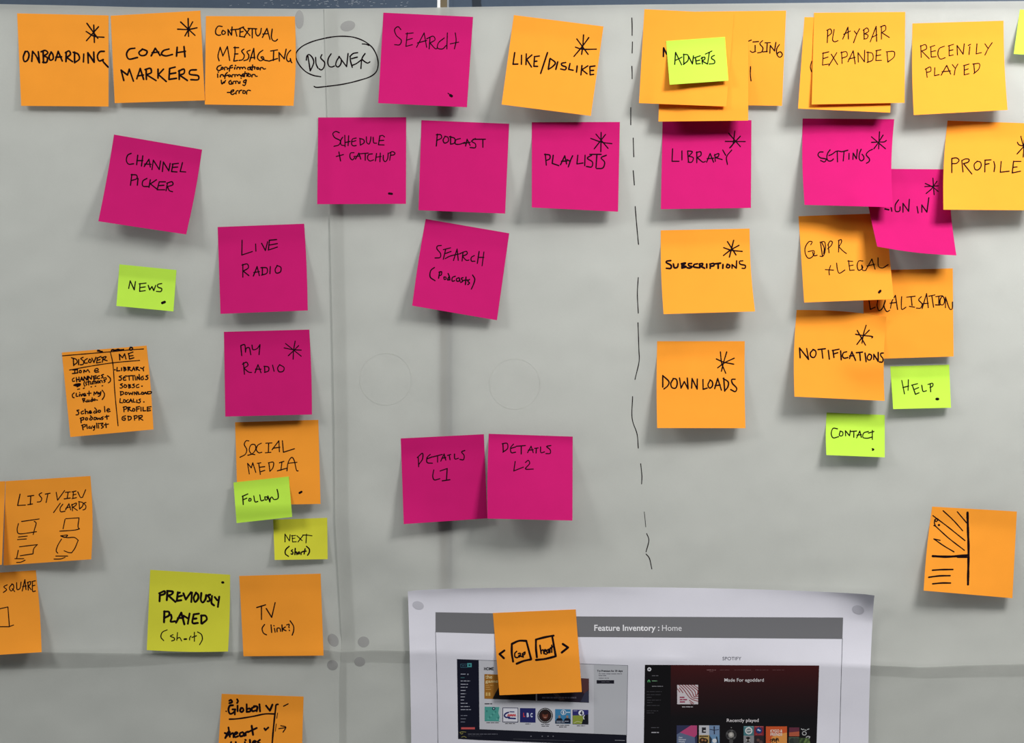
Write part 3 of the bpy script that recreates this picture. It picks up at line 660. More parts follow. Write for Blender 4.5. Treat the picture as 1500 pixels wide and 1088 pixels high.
note('my_radio', 'p', [(328, 485.9), (453, 482.6), (457, 607), (330, 610)],
     'pink sticky note reading MY RADIO with an asterisk', curl(9, 8), bow=(0, 1, 0, 0),
     writing=[("368,345 358,245! 395,235 405,310! 415,270 440,265 458,335;470,240 480,285 520,275 550,235! 540,335;385,415 395,530;375,430 415,410 430,440 390,470! 440,510 465,512;500,515 530,435! 560,515;505,480 560,480;595,450 598,512;590,450 635,460 635,495 595,512;675,440 690,500;745,435 725,470 740,505 780,500 790,465 745,435", b_, 1.6)],
     star=("805,225 960,350;900,200 885,290 880,380;935,245 880,300 832,345;790,268 880,285 960,290", b_, 1.5))
c_ = (335, 610, 6.8)
note('social', 'o', [(344.3, 618.3), (466.3, 614.8), (469.6, 737.9), (348, 740)],
     'orange sticky note reading SOCIAL MEDIA, partly under a lime FOLLOW note', curl(6, 6),
     writing=[("200,242 175,240 155,275 180,330 165,375 112,405;190,385 235,370 270,320 260,280 225,280 205,330 225,370 260,378;325,265 290,285 275,330 300,360 330,355;370,265 430,262;398,265 395,355;365,360 420,355;432,330 500,240! 505,350;440,315 510,305;535,240 545,355! 655,320;205,570 188,465! 225,510! 240,460! 270,555;300,470 315,575;285,465 320,460;305,505 360,498;315,550 360,535;"
               "400,460 410,540;395,460 445,455 440,510 410,545;505,460 550,445;530,455 520,535;485,540 575,515;580,540 595,450 630,405 650,430 680,540 692,540;590,465 680,455", c_, 1.5)],
     dot=("706,760 725,749", c_, 3.2))
note('next', 'y', [(400, 761), (479.3, 758.2), (480, 818.8), (402.3, 820)],
     'small yellow-green sticky note reading NEXT (short)', curl(5, 3),
     writing=[("775,435 775,320! 840,420! 850,330;880,340 885,435! 940,432;870,345 930,340;880,385 920,380;950,345 1025,415;965,435 1040,340;1035,335 1090,335 1170,345;1090,320 1082,450", (340, 750, 10), 1.4),
              ("835,500 785,550 780,610 825,645;885,550 865,565 890,585 885,615 865,610;925,530 920,620;920,590 940,580 950,620;970,585 965,610 990,605 985,580 970,585;1010,620 1015,585 1035,580;1070,535 1055,610;1035,575 1085,570;1090,500 1130,540 1130,590 1105,630", (340, 750, 10), 1.9)])
note('follow', 'g', [(342, 706.5), (423, 697.7), (428, 757), (346.5, 766)],
     'small lime sticky note reading FOLLOW on the SOCIAL MEDIA note', curl(5, 4), on=('social', 'next'),
     writing=[("140,790 145,875;135,795 190,770;140,830 180,812;205,815 200,840 220,838 222,818 205,815;250,790 265,850 290,845;310,780 325,838 350,830;360,800 365,830 385,825 380,800 360,800;390,790 410,850! 415,815 430,800 450,825 490,815 492,770 482,725", c_, 1.7)])
d_ = (560, 610, 4.839)
note('details_one', 'p', [(587, 642), (708.8, 635.8), (714, 759), (591.4, 767.5)],
     'pink sticky note reading DETAILS L1', curl(12, 5), bow=(0, 0, 0, 0),
     writing=[("255,290 258,355;248,290 285,260 285,300 258,340;340,268 318,290 318,325 355,330;320,298 355,285;360,285 425,268;392,278 392,322;415,315 438,265! 450,308;422,295 450,290;462,275 485,268;475,275 480,305;512,265 515,300 540,295;585,240 562,250 580,275 575,305 550,303;365,378 358,425 368,448 408,440;410,385 460,368! 455,450;425,455 480,447", d_, 1.6)])
note('details_two', 'p', [(716, 635.2), (839, 639.3), (838.6, 762.3), (714, 759.4)],
     'pink sticky note reading DETAILS L2', curl(19, 19, start=.04, p=1.1, cup=2), bow=(0, 0, 0, -1),
     writing=[("855,195 858,250;850,192 885,190 888,225 855,252;930,195 910,220 915,255 945,252;912,225 945,215;950,210 1015,205;985,210 985,265;1030,255 1055,210! 1070,255;1035,238 1070,235;1080,225 1105,222;1092,225 1090,258;1122,215 1125,255 1150,250;1195,205 1165,212 1190,235 1190,260 1160,262;942,318 932,385! 1000,358;1015,325 1035,310 1045,330 1015,370 1070,372", d_, 1.6)])
note('list_left', 'o', [(-115, 711), (7.7, 704.5), (2.6, 827), (-118, 833)],
     'orange sticky note showing only a sliver at the left edge, beside LIST VIEW', curl(10, 11))
e_ = (0, 690, 7.771)
s = note('list_view', 'o', [(8.3, 704.6), (132.4, 697), (133.7, 819), (5, 828)],
     'orange sticky note reading LIST VIEW /CARDS with sketched boxes', curl(4, 9), bow=(0, 2.5, 0, 0), on=(),
     writing=[("228,260 200,390! 290,385;315,285 385,275;350,285 345,380;315,380 370,372;475,245 445,265 475,310 460,345 425,350;515,260 570,250;545,258 525,355;640,240 655,330! 735,220;745,240 800,235;775,240 765,310;730,315 800,305;835,240 830,305;820,235 865,225;830,270 865,262;820,312 870,300;885,235 920,300 940,295! 975,210;"
               "685,365 610,470;715,375 685,420 690,460 740,455;745,440 785,370! 805,440;750,420 800,405;825,450 820,375;815,385 870,362 865,385 830,410! 880,445;900,350 905,430;895,345 945,360 940,395 905,430;978,355 955,365 978,395 970,430 945,440", e_, 1.5)])
ink(s, s.obj, 'box_sketch', [("245,572 445,543;210,595 195,660 205,705 230,712 415,688;390,570 410,585 390,670 378,720;210,748 310,738;200,778 300,770;222,860 300,850 425,835! 385,880 375,940! 230,962;208,900 190,990;170,995 270,995;190,1038 235,1035 285,1012;740,548 718,655;748,540 900,530! 890,640 905,655! 860,668 680,682;690,735 770,728 740,752 690,735 760,755 850,755 890,785! 850,880 815,928! 780,925 730,905;700,772 655,850 640,910 658,932;635,965 770,965;615,1000 690,998 740,980", e_, 1.4)])
f_ = (0, 680, 3.627)
s = note('square', 'o', [(-72, 843), (52.4, 835), (61, 955), (-66, 963)],
     'orange sticky note reading SQUARE, cut off by the left edge', curl(8, 10), bow=(0, 1.5, 0, 0),
     writing=[("38,640 20,650 35,665 18,680;65,635 50,655 58,672 72,660 70,638 62,635;65,660 78,675;88,628 92,665 105,660 112,625;118,672 132,612! 138,665;120,648 140,645;150,668 148,625;145,628 162,622 160,638 150,645! 165,665;172,622 175,675 188,672;170,622 188,618;173,645 185,642", f_, 1.5)])
ink(s, s.obj, 'box_sketch', [("-25,772 42,757! 50,862! -25,862;48,862 72,853", f_, 1.4)])
g_ = (215, 850, 9.89)
note('previously', 'y', [(220, 834.4), (337, 841.6), (334, 954), (215, 952)],
     'yellow-green sticky note reading PREVIOUSLY PLAYED (short)', curl(4, 3.5), bow=(0, 1, 1.5, 0),
     writing=[("190,185 185,300;180,185 260,155 260,190 195,215;300,150 290,285;295,150 380,165 360,200 310,215! 415,310;450,170 435,295! 500,285;450,185 480,175;445,235 510,220;530,185 565,275! 640,170;655,175 645,310;715,175 680,250 700,310 745,260 740,200 710,175;790,180 785,290 810,318 850,270 860,210;920,205 885,215 910,260 905,300 880,300;945,225 940,330 975,360;985,240 1020,285;1050,235 1030,380;"
               "255,445 250,605;250,450 320,455 325,500 260,540;350,495 360,540 345,595 410,590;425,610 500,465! 545,635;450,545 530,540;535,510 590,545;620,480 595,625;680,490 665,615 740,615;680,490 755,480;670,555 720,550;790,505 790,620;785,510 850,510 870,560 800,625", g_, 3.0),
              ("295,715 225,750 205,820 245,870;380,785 340,805 400,835 400,860 360,875;445,755 435,865;440,840 475,825 505,875;620,860 622,830 640,805;690,750 690,880;655,825 720,800;735,745 790,780 805,850 765,930", g_, 1.5), ("543,850 575,848", g_, 2.4)],
     dot=("1096,28 1106,29", g_, 3.6))
h_ = (200, 820, 5)
note('tv', 'o', [(350.4, 843.4), (469.6, 840), (474, 960), (356.6, 961)],
     'orange sticky note reading TV (link?)', curl(4, 6),
     writing=[("880,348 945,328;915,340 915,435;950,355 990,420! 1015,312;938,472 920,500 930,535 952,548;985,475 990,530;1010,500 1015,528;1005,480 1008,482;1030,525 1030,500 1050,500 1055,522;1065,475 1068,522;1090,490 1068,505! 1095,518;1100,475 1118,470 1115,490 1118,495;1118,513 1120,517;1125,445 1150,485 1150,520 1140,550", h_, 1.7)])
i_ = (290, 980, 7.5)
s = note('global', 'o', [(324.7, 1016), (444.7, 1020), (441, 1142), (317, 1142)],
     'orange sticky note with the word Global underlined, cut off at the bottom', curl(9, 8),
     writing=[("345,345 360,335 375,360 345,372;430,330 440,350 430,370;385,395 350,400 335,450 355,490 395,470 410,440! 380,440;405,445 405,495;435,400 435,460;475,425 462,455 480,470 500,450 490,425 472,425;535,385 535,465;535,440 570,430 575,460 535,468;625,410 590,430 600,460 640,450;615,405 650,410 645,460;675,385 682,462;748,400 790,455! 818,388;"
               "295,700 345,720;330,690 300,755;310,740 350,690;335,640 350,740;350,720 385,700 390,745;395,720 435,700 420,690 400,710 405,745 440,735;490,690 460,705 465,735 500,725 500,690 510,730;525,725 525,695 550,685;590,620 605,720;550,690 645,645;730,650 742,668! 772,640;"
               "365,800 355,830;415,800 420,830;520,775 525,778;515,800 520,830;570,775 575,830;600,810 640,795 620,785 600,810 615,830;680,775 655,800 690,820 660,840", i_, 2.9),
              ("308,460 312,462", i_, 1.8), ("940,405 990,380;888,652 965,640;910,620 965,635 935,690", i_, 1.6)])
ink(s, s.obj, 'underline', [("345,548 420,545 600,518 740,490 835,490", i_, 2.2), ("880,385 860,390 852,440 830,640 815,815", i_, 2.4), ("875,480 865,540;860,600 850,680", i_, 1.0)])
j_ = (1320, 720, 6.044)
s = note('sketch', 'o', [(1365.5, 741.8), (1489.6, 749), (1483, 876), (1353, 864.8)],
     'orange sticky note with a hatched layout sketch and no words, at lower right', curl(12, 8), bow=(0, 0, 0, -1.5))
ink(s, s.obj, 'layout_sketch', [("588,185 592,350 597,500 592,820;280,570 400,575 500,570 590,562", j_, 3.4), ("500,580 600,580", j_, 2.0), ("278,695 350,690 458,688;245,757 340,745 433,743;280,815 360,808 437,808", j_, 2.3)])
ink(s, s.obj, 'hatching', [("498,178 580,275;372,168 460,250 545,345;282,212 400,300 565,432;305,305 420,410 560,518;345,430 290,418! 380,480 468,532;325,240 300,245 310,265 325,250;298,250 295,280 305,305 290,298", j_, 1.7), ("333,295 337,295", j_, 3.0)])

# ------------------------------------------------------------------ the printed page
def page_lift(u, v):
    t = 1.0 + 3.2 * math.exp(-u / .05) * (0.35 + .65 * min(1, v * 4)) + 3.0 * math.exp(-(1 - u) / .06)
    t += 9.0 * max(0, (u - .90) / .10) ** 1.6 * max(0, 1 - v / .16) ** 1.4
    t += 2.5 * math.exp(-v / .03) * (.5 + .5 * math.sin(u * 7 + .4))
    t += .35 * math.sin(u * 9 + v * 5) + .3 * math.sin(v * 11 - u * 4)
    return t
page = Surf([(597.3, 866), (1281, 872), (1272.5, 1122), (602.5, 1122)], (-9, -2.5, 0, 1), page_lift, sheets, 0.5, N=60, th=.15, bpow=.6, soft=150)
page_o = bpy.data.objects.new('printed_page', None); COL.objects.link(page_o)
page_o.location = P(940, 866, .003)
tag(page_o, 'large white printed page with a grey header bar and two screenshots', 'printed page')
fix(page.build('sheet', M_office), page_o)

PR = {}
def ink_mat(rgb):
    k = tuple(rgb)
    if k not in PR: PR[k] = material('print_%d_%d_%d' % k, rgb, 0.65, spec=.2)
    return PR[k]

class Print:
    """flat printed shapes on the page, one mesh per part"""
    def __init__(s): s.mb = MB(); s.mats = []
    def mi(s, rgb):
        m = rgb if not isinstance(rgb, tuple) else ink_mat(rgb)
        if m not in s.mats: s.mats.append(m)
        return s.mats.index(m)
    def quad(s, c, rgb, off, nx=None, ny=None):
        (x0, y0), (x1, y1), (x2, y2), (x3, y3) = c
        nx = nx or max(1, int(math.dist(c[0], c[1]) / 6)); ny = ny or max(1, int(math.dist(c[0], c[3]) / 6))
        vs = []
        for j in range(ny + 1):
            for i in range(nx + 1):
                u, v = i / nx, j / ny
                vs.append(page.pt((1 - u) * (1 - v) * x0 + u * (1 - v) * x1 + u * v * x2 + (1 - u) * v * x3,
                                  (1 - u) * (1 - v) * y0 + u * (1 - v) * y1 + u * v * y2 + (1 - u) * v * y3, off))
        n = nx + 1
        s.mb.add(vs, [(j * n + i, (j + 1) * n + i, (j + 1) * n + i + 1, j * n + i + 1) for j in range(ny) for i in range(nx)], s.mi(rgb), True)
    def rect(s, x0, y0, x1, y1, rgb, off): s.quad([(x0, y0), (x1, y0), (x1, y1), (x0, y1)], rgb, off)
    def disc(s, cx, cy, r, rgb, off, ry=None): disc(s.mb, page, cx, cy, r, ry or r, 0, off, s.mi(rgb))
    def poly(s, pts, rgb, off): s.mb.add([page.pt(x, y, off) for x, y in pts], [tuple(range(len(pts)))[::-1]], s.mi(rgb), True)
    def line(s, pts, w, rgb, off): ribbon(s.mb, page, catmull(pts) if len(pts) > 2 else catmull(pts), w, off, s.mi(rgb))
    def dash(s, x0, y, x1, rgb, off, th=.9):
        x = x0
        while x < x1 - .2:          # small print too fine to read: broken word-lengths
            l = min(random.uniform(3, 8), x1 - x); s.rect(x, y - th / 2, x + l, y + th / 2, rgb, off); x += l + .9
    def text(s, t, x0, yb, x1, rgb, off, bold=0.0, caps=None, shear=0.0, slope=0.0):
        c = bpy.data.curves.new('t', 'FONT'); c.body = t; c.size = 1; c.offset = bold; c.resolution_u = 3; c.shear = shear
        o = bpy.data.objects.new('t', c); COL.objects.link(o)
        dg = bpy.context.evaluated_depsgraph_get(); e = o.evaluated_get(dg); me = e.to_mesh()
        vs = [(v.co.x, v.co.y) for v in me.vertices]; fs = [tuple(p.vertices) for p in me.polygons]
        e.to_mesh_clear(); bpy.data.objects.remove(o); bpy.data.curves.remove(c)
        a, b = min(v[0] for v in vs), max(v[0] for v in vs)
        kx = (x1 - x0) / (b - a); ky = caps / .69 if caps else kx
        s.mb.add([page.pt(x0 + (x - a) * kx, yb - y * ky + slope * (x - a) * kx, off) for x, y in vs], fs, s.mi(rgb), True)
    def build(s, name, parent, label=None):
        o = fix(s.mb.build(name, s.mats), parent)
        if label: o['label'] = label
        return o

# header
topl = [(638, 896.5), (722, 898), (846, 902.6), (1046, 903.5), (1235, 904.3)]
botl = [(638, 925.7), (723.5, 928), (846, 932.6), (1046, 934), (1234, 935.5)]
pr = Print()
for k in range(4): pr.quad([topl[k], topl[k + 1], botl[k + 1], botl[k]], (112, 113, 117), .12)
pr.build('header_bar', page_o, 'grey header bar')
pr = Print()
pr.text('Feature Inventory :', 870.5, 923.6, 965.8, (232, 233, 238), .22, .018, 8.6)
pr.text('Home', 969.8, 923.8, 998.5, (226, 227, 232), .22, 0, 8.6)
pr.build('header_title', page_o)
pr = Print(); pr.line([(638, 925), (640, 1000), (641.7, 1100)], .7, (120, 122, 130), .1); pr.build('border_line', page_o)
pr = Print(); pr.line([(1234, 935), (1231.5, 1020), (1229.5, 1100)], .8, (110, 112, 120), .1); pr.build('border_line', page_o)

# left screenshot
shot = Print()
shot.quad([(669.5, 965.3), (919.6, 974.4), (917.9, 1076.4), (671.2, 1068)], (196, 198, 206), .12)
shot.quad([(870, 972.6), (919.6, 974.4), (918, 1076.4), (870, 1074.8)], (182, 185, 192), .16)
for a, b in (((669.5, 965.3), (919.6, 974.4)), ((919.6, 974.4), (917.9, 1076.4))): shot.line([a, b], .6, (120, 122, 132), .2)
shot.text('HOME', 709, 981.3, 723.2, (28, 28, 36), .22, .03, 4.2)
shot.text('Try Premium for 30 days', 874.5, 983.7, 912, (40, 40, 50), .22, .03, 2.7)
shot.dash(877, 986.8, 911, (70, 70, 82), .22, .7); shot.dash(877, 989.3, 888, (70, 70, 82), .22, .7); shot.dash(877, 993, 892, (70, 70, 82), .22, .7)
shot.rect(874, 996, 899.6, 1001, (22, 22, 34), .22); shot.dash(881, 998.5, 893, (120, 120, 130), .3, .5)
shot.dash(710, 1030.6, 721, (40, 40, 48), .22, 1.3)
for x0, x1, y in ((712.5, 730.5, 1058.2), (740, 754.5, 1059.5), (769.5, 777, 1060), (792.5, 805, 1060.8), (793.5, 804, 1063.2), (815, 834, 1062), (819, 830, 1064.5), (845, 857, 1062.8)):
    shot.dash(x0, y, x1, (60, 60, 70), .22, .9)
shot_o = shot.build('screenshot', page_o, 'left screenshot with a white page and dark navy sidebar')
pr = Print()
pr.quad([(669.5, 965.3), (701.2, 966.5), (702.4, 1068), (671.2, 1081)], (14, 17, 36), .24)
for a, b in (((674.8, 972.4), (684.4, 972.4)), ((674.8, 977.4), (684.4, 977.4)), ((674.8, 972.4), (674.8, 977.4))): pr.line([a, b], .5, (70, 120, 140), .34)
pr.dash(676.5, 975, 682.5, (60, 105, 125), .34, .9)
pr.rect(684.4, 971, 691, 977, (70, 150, 155), .34); pr.rect(686.5, 972.8, 689, 975.2, (20, 60, 70), .42)
for y, w, col in zip((613, 635, 655, 675, 693, 713, 733, 752, 771, 791, 811, 830, 866, 886, 905), (30, 28, 58, 45, 42, 30, 32, 28, 20, 42, 55, 62, 40, 35, 30),
                     [(170, 174, 190), (60, 110, 118)] + [(172, 176, 190)] * 10 + [(120, 124, 140)] * 3):
    pr.dash(674.8, 840 + y / 4.167, 674.8 + w / 4.167, col, .34, .95)
pr.rect(684.5, 986.6, 686.2, 988.3, (150, 155, 170), .34)
pr.rect(675.5, 1065, 695.6, 1068, (196, 84, 84), .34)
pr.build('sidebar', shot_o)
pr = Print()
pr.quad([(702.4, 1067.8), (917.9, 1076.2), (917.9, 1092), (702.4, 1083.5)], (18, 20, 34), .24); pr.quad([(671.2, 1072), (702.5, 1067.9), (702.5, 1083.5), (671.2, 1081.7)], (18, 20, 34), .26)
for p in ([(673.5, 1072.5), (676.5, 1071.6), (682.5, 1072)], [(674, 1073), (676, 1075), (678, 1073.5)], [(676, 1079.5), (680, 1078.4), (683, 1080)]): pr.line(p, .8, (150, 145, 80), .36)
pr.dash(685.5, 1075, 729, (110, 112, 124), .36, .8); pr.dash(685.5, 1077.6, 706, (70, 72, 84), .36, .6)
for x in (777, 793.5, 802, 809.5): pr.rect(x, 1077.5, x + 1.6, 1078.8, (120, 122, 132), .36)
pr.line([(752, 1082), (790, 1083.2), (842, 1085)], .5, (80, 82, 92), .36); pr.line([(901, 1084), (915, 1084.4)], .7, (150, 152, 162), .36)
pr.build('player_bar', shot_o)
pr = Print()
pr.quad([(709.6, 987), (784.7, 990), (784.7, 1026), (709.6, 1023)], (158, 106, 38), .24)
pr.poly([(721.5, 1023.4), (726, 1014), (731, 1006), (738, 1000), (746, 996), (784.6, 996), (784.6, 1025.9)], (26, 20, 20), .32)
pr.text('the', 711, 993.6, 721, (226, 205, 150), .34, .012, 5.2); pr.text('game', 711, 999.6, 729.5, (226, 205, 150), .34, .012, 4.4)
for y, x1 in ((1003.5, 722.5), (1006.3, 718), (1009.4, 720)): pr.dash(711.5, y, x1, (205, 160, 90), .34, .9)
for x in (711.5, 715.5): pr.rect(x, 1014, x + 2.8, 1019, (205, 170, 100), .34)
pr.dash(772, 1017.3, 780, (150, 110, 50), .34, 1.2)
pr.build('banner_picture', shot_o, 'ochre banner with pale lettering and a dark curved shape')
pr = Print()
pr.quad([(786.9, 991), (862.7, 993.6), (862.7, 1028.9), (786.9, 1026)], (44, 36, 50), .24)
pr.poly([(848, 993.2), (862.6, 993.7), (862.6, 1010), (855, 1016)], (92, 58, 62), .32)
pr.poly([(809, 1015), (814, 1014), (828, 1025), (820, 1026)], (92, 74, 76), .32)
pr.poly([(850, 1027.8), (857, 1014), (862.6, 1011), (862.6, 1028.7)], (58, 60, 82), .34)
pr.dash(794, 1021.6, 844, (128, 124, 140), .38, 2.0)
pr.build('banner_picture', shot_o, 'dark banner with dim grey lettering')
# station tiles
def tile(x0, y0, x1, y1, rgb, draw, label):
    q = Print(); q.quad([(x0, y0), (x1, y0 + .35), (x1, y1 + .35), (x0, y1)], rgb, .24, 3, 3)
    draw(q); q.build('station_tile', shot_o, label)
def t_teal(q):
    q.poly([(731.5, 1035), (733, 1035.2), (733, 1056), (730.5, 1055.6), (732, 1050), (730, 1044)], (176, 200, 204), .32)
    for k in range(9):
        x, y = 712 + k * 2.1, 1040 + (k * 37 % 13); q.rect(x, y, x + 2.2, y + 2.5, ((96, 176, 166) if k % 2 else (58, 132, 126)), .3)
    q.disc(723.3, 1037.6, 2.3, (24, 50, 78), .34); q.disc(723.3, 1037.6, .9, (200, 225, 230), .4)
tile(710, 1034.9, 732.9, 1056, (76, 156, 148), t_teal, 'teal map tile')
def t_red(q):
    for a, b in (((736.5, 1036.4), (758.8, 1036.8)), ((758.8, 1036.8), (758.8, 1057.3)), ((736.5, 1057), (758.8, 1057.3)), ((736.5, 1036.4), (736.5, 1057))): q.line([a, b], .8, (44, 48, 84), .32)
    q.line([(745, 1043), (740.5, 1045), (738.8, 1048), (741, 1050.3), (746, 1050)], 2.0, (34, 40, 104), .32)
    q.line([(747, 1042.2), (753, 1042.4)], 1.4, (34, 40, 104), .32); q.line([(745, 1051.6), (755, 1052.2)], 2.0, (34, 40, 104), .32)
    for k in range(5): q.line([(743.5 + k * 2.5, 1048.8), (744.8 + k * 2.4, 1045.6), (745.6 + k * 2.5, 1048.6)], 1.0, (206, 52, 62), .4)
tile(736.5, 1036.4, 758.8, 1057, (214, 216, 226), t_red, 'white tile with a blue and red emblem')
def t_lbc(q):
    q.text('L', 766.5, 1049.6, 769.2, (200, 60, 66), .34, .05, 5.6); q.text('B', 771.6, 1049.8, 774.8, (206, 212, 236), .34, .05, 5.6); q.text('C', 777, 1050, 780.2, (206, 212, 236), .34, .05, 5.6)
tile(761.7, 1036.8, 784.5, 1057.7, (34, 38, 100), t_lbc, 'navy tile with the letters LBC')
q = Print(); q.disc(798.6, 1047.8, 11.3, (24, 22, 26), .24)
for k in range(26):
    a = 2 * math.pi * k / 26; q.disc(798.6 + 9.6 * math.cos(a), 1047.8 + 9.6 * math.sin(a), .75, (182, 182, 186), .32)
q.disc(798.6, 1048, 7.6, (48, 24, 22), .32); q.disc(798.6, 1047.6, 4.0, (112, 62, 48), .4, 5.2); q.disc(798.6, 1044, 3.9, (36, 20, 18), .44, 2.4)
q.rect(796.4, 1046.8, 797.8, 1047.4, (40, 20, 16), .48); q.rect(799.4, 1046.8, 800.8, 1047.4, (40, 20, 16), .48); q.rect(796.9, 1050, 800.3, 1050.7, (190, 160, 150), .48)
q.build('station_tile', shot_o, 'round black tile with a portrait')
def t_five(q):
    q.disc(825.4, 1043.2, 3.9, (206, 220, 232), .32); q.disc(825.4, 1043.2, 3.1, (48, 108, 152), .38); q.text('5', 824, 1045.5, 826.8, (220, 230, 240), .44, .05, 4.2); q.dash(829.6, 1043.2, 835.2, (180, 205, 225), .34, 1.5)
    for cx in (819.5, 831):
        q.disc(cx, 1049.6, 1.7, (150, 120, 105), .36, 2.1); q.poly([(cx - 5, 1055.2), (cx - 3.6, 1052.2), (cx, 1051.2), (cx + 3.6, 1052.2), (cx + 5, 1055.2)], (22, 26, 40), .34)
    q.rect(813.6, 1055, 835.6, 1059.2, (24, 34, 54), .4); q.dash(815, 1056.2, 834, (160, 170, 190), .46, .9); q.dash(815, 1058.2, 827, (160, 170, 190), .46, .7)
tile(813.2, 1038.4, 836, 1059.5, (58, 126, 172), t_five, 'blue tile with a ringed 5')
def t_four(q):
    q.poly([(839, 1047.8), (850, 1047.5), (861.8, 1051), (861.8, 1060.5), (839, 1060)], (136, 150, 60), .3)
    q.poly([(852, 1060.3), (854.5, 1052), (857, 1047), (861.8, 1046), (861.8, 1060.6)], (20, 24, 34), .34); q.line([(856, 1047.5), (854.6, 1050), (855.4, 1053)], 1.5, (196, 200, 206), .4)
    q.line([(841, 1058.5), (846, 1056.5), (852, 1058)], .9, (190, 196, 150), .36)
    q.disc(851.3, 1044, 4.0, (226, 230, 238), .36); q.text('4', 849.4, 1047, 853.4, (26, 28, 66), .42, .05, 5.6); q.dash(840, 1041, 845.5, (130, 132, 180), .34, 1.2)
tile(838.7, 1039.2, 861.9, 1060.5, (46, 46, 112), t_four, 'dark blue and green tile with a ringed 4')

# right screenshot: dark, fading from maroon at its top to black
m = bpy.data.materials.new('print_maroon_fade'); m.use_nodes = True
nt = m.node_tree; bs = nt.nodes['Principled BSDF']; bs.inputs['Roughness'].default_value = .6; bs.inputs['Specular IOR Level'].default_value = .2
tc = nt.nodes.new('ShaderNodeTexCoord'); sx = nt.nodes.new('ShaderNodeSeparateXYZ'); rp = nt.nodes.new('ShaderNodeValToRGB')
nt.links.new(tc.outputs['Generated'], sx.inputs[0]); nt.links.new(sx.outputs['Z'], rp.inputs[0]); nt.links.new(rp.outputs[0], bs.inputs['Base Color'])
rp.color_ramp.elements[0].position = .38; rp.color_ramp.elements[0].color = (*lin((17, 15, 19)), 1)
rp.color_ramp.elements[1].position = 1.0; rp.color_ramp.elements[1].color = (*lin((64, 20, 22)), 1)
e = rp.color_ramp.elements.new(.72); e.color = (*lin((44, 20, 23)), 1)
sc2 = Print()
sc2.quad([(944.8, 973.5), (1200, 974.5), (1195.8, 1098), (943, 1098)], m, .12)
sc2_o = sc2.build('screenshot', page_o, 'right screenshot, dark maroon fading to black')
pr = Print()
X2 = lambda x: 920 + x / 3.947
Y2 = lambda y: 840 + y / 3.947
for a, b in ((455, 507), (530, 588), (614, 710), (735, 812), (835, 905)): pr.dash(X2(a), Y2(557), X2(b), (150, 110, 112) if a == 455 else (104, 66, 68), .24, .7)
pr.line([(X2(470), Y2(567)), (X2(492), Y2(567))], .5, (120, 80, 80), .24)
pr.build('menu_row', sc2_o)
for t, a, b, y in (('Made For egoddard', 557, 785, 624), ('Recently played', 571, 755, 857)):
    pr = Print(); pr.text(t, X2(a), Y2(y), X2(b), (216, 212, 216), .24, .008, 4.8); pr.build('screen_heading', sc2_o)
pr = Print(); pr.dash(X2(312), Y2(770), X2(375), (190, 190, 196), .24, 1.1); pr.build('cover_caption', sc2_o)
pr = Print()
pr.text('SPOTIFY', X2(546), Y2(500), X2(655), (98, 100, 112), .12, 0, 4.9)
pr.build('caption', page_o)
pr = Print()
pr.quad([(944.8, 973.5), (982.6, 973.8), (982, 1098), (943, 1098)], (13, 12, 16), .22)
pr.disc(X2(123), Y2(553), 2.9, (214, 216, 222), .32); pr.rect(X2(123) - 1.3, Y2(553) - .9, X2(123) + 1.3, Y2(553) + .9, (60, 60, 66), .4)
pr.poly([(X2(113), Y2(628)), (X2(113), Y2(619)), (X2(120.5), Y2(612)), (X2(128), Y2(619)), (X2(128), Y2(628)), (X2(123.5), Y2(628)), (X2(123.5), Y2(621)), (X2(117.5), Y2(621)), (X2(117.5), Y2(628))], (86, 170, 110), .32)
pr.dash(X2(138), Y2(590), X2(175), (104, 104, 110), .32, .9); pr.dash(X2(138), Y2(620), X2(170), (120, 170, 130), .32, 1.0); pr.dash(X2(138), Y2(651), X2(202), (130, 130, 136), .32, 1.0)
for a, b, y in ((108, 195, 682), (108, 190, 700), (108, 140, 715), (110, 190, 731), (110, 140, 745), (108, 182, 762), (108, 175, 793), (108, 150, 805)): pr.dash(X2(a), Y2(y), X2(b), (66, 66, 72), .32, .8)
pr.dash(X2(133), Y2(890), X2(182), (84, 84, 90), .32, .9); pr.dash(X2(135), Y2(918), X2(178), (176, 176, 184), .32, 1.3)
pr.build('sidebar', sc2_o)

def cover(draw, label):
    q = Print(); draw(q); q.build('album_cover', sc2_o, label)
def c_wave(q):
    x0, y0, x1, y1 = X2(284), Y2(643), X2(405), Y2(755)
    q.rect(x0, y0, x1, y1, (204, 198, 204), .24)
    for k in range(6):
        o = k * 4.1
        pts = [(x0 + 3 + o * 1.05, y0 + .2), (x0 + 9 + o, y0 + 6 - o * .1), (x0 + 14 + o, y0 + 13 - o * .25), (x0 + 20 + o * .6, y0 + 20 - o * .35), (x1 - .2, y0 + 24 - o * .95)]
        pts = [p for p in pts if p[0] < x1]
        if pts[-1][0] < x1 - .5: pts.append((x1 - .2, y0 + 24 - o * .95))
        q.line(pts, 1.1, (142, 62, 66), .32)
    for p in ([(x0 + .5, y0 + 6), (x0 + 4, y0 + 10.5)], [(x0 + 3.5, y0 + 4.5), (x0 + 8.5, y0 + 11.5)], [(x0 + 18, y0 + 22.5), (x0 + 24, y0 + 27)], [(x0 + 19, y0 + 26), (x0 + 22, y0 + 28)]): q.line(p, 1.1, (142, 62, 66), .32)
    for y, w in ((715, 28), (728, 42), (741, 32)): q.dash(X2(299), Y2(y), X2(299 + w), (150, 50, 84), .36, 1.7)
cover(c_wave, 'white cover with dark red wavy lines')
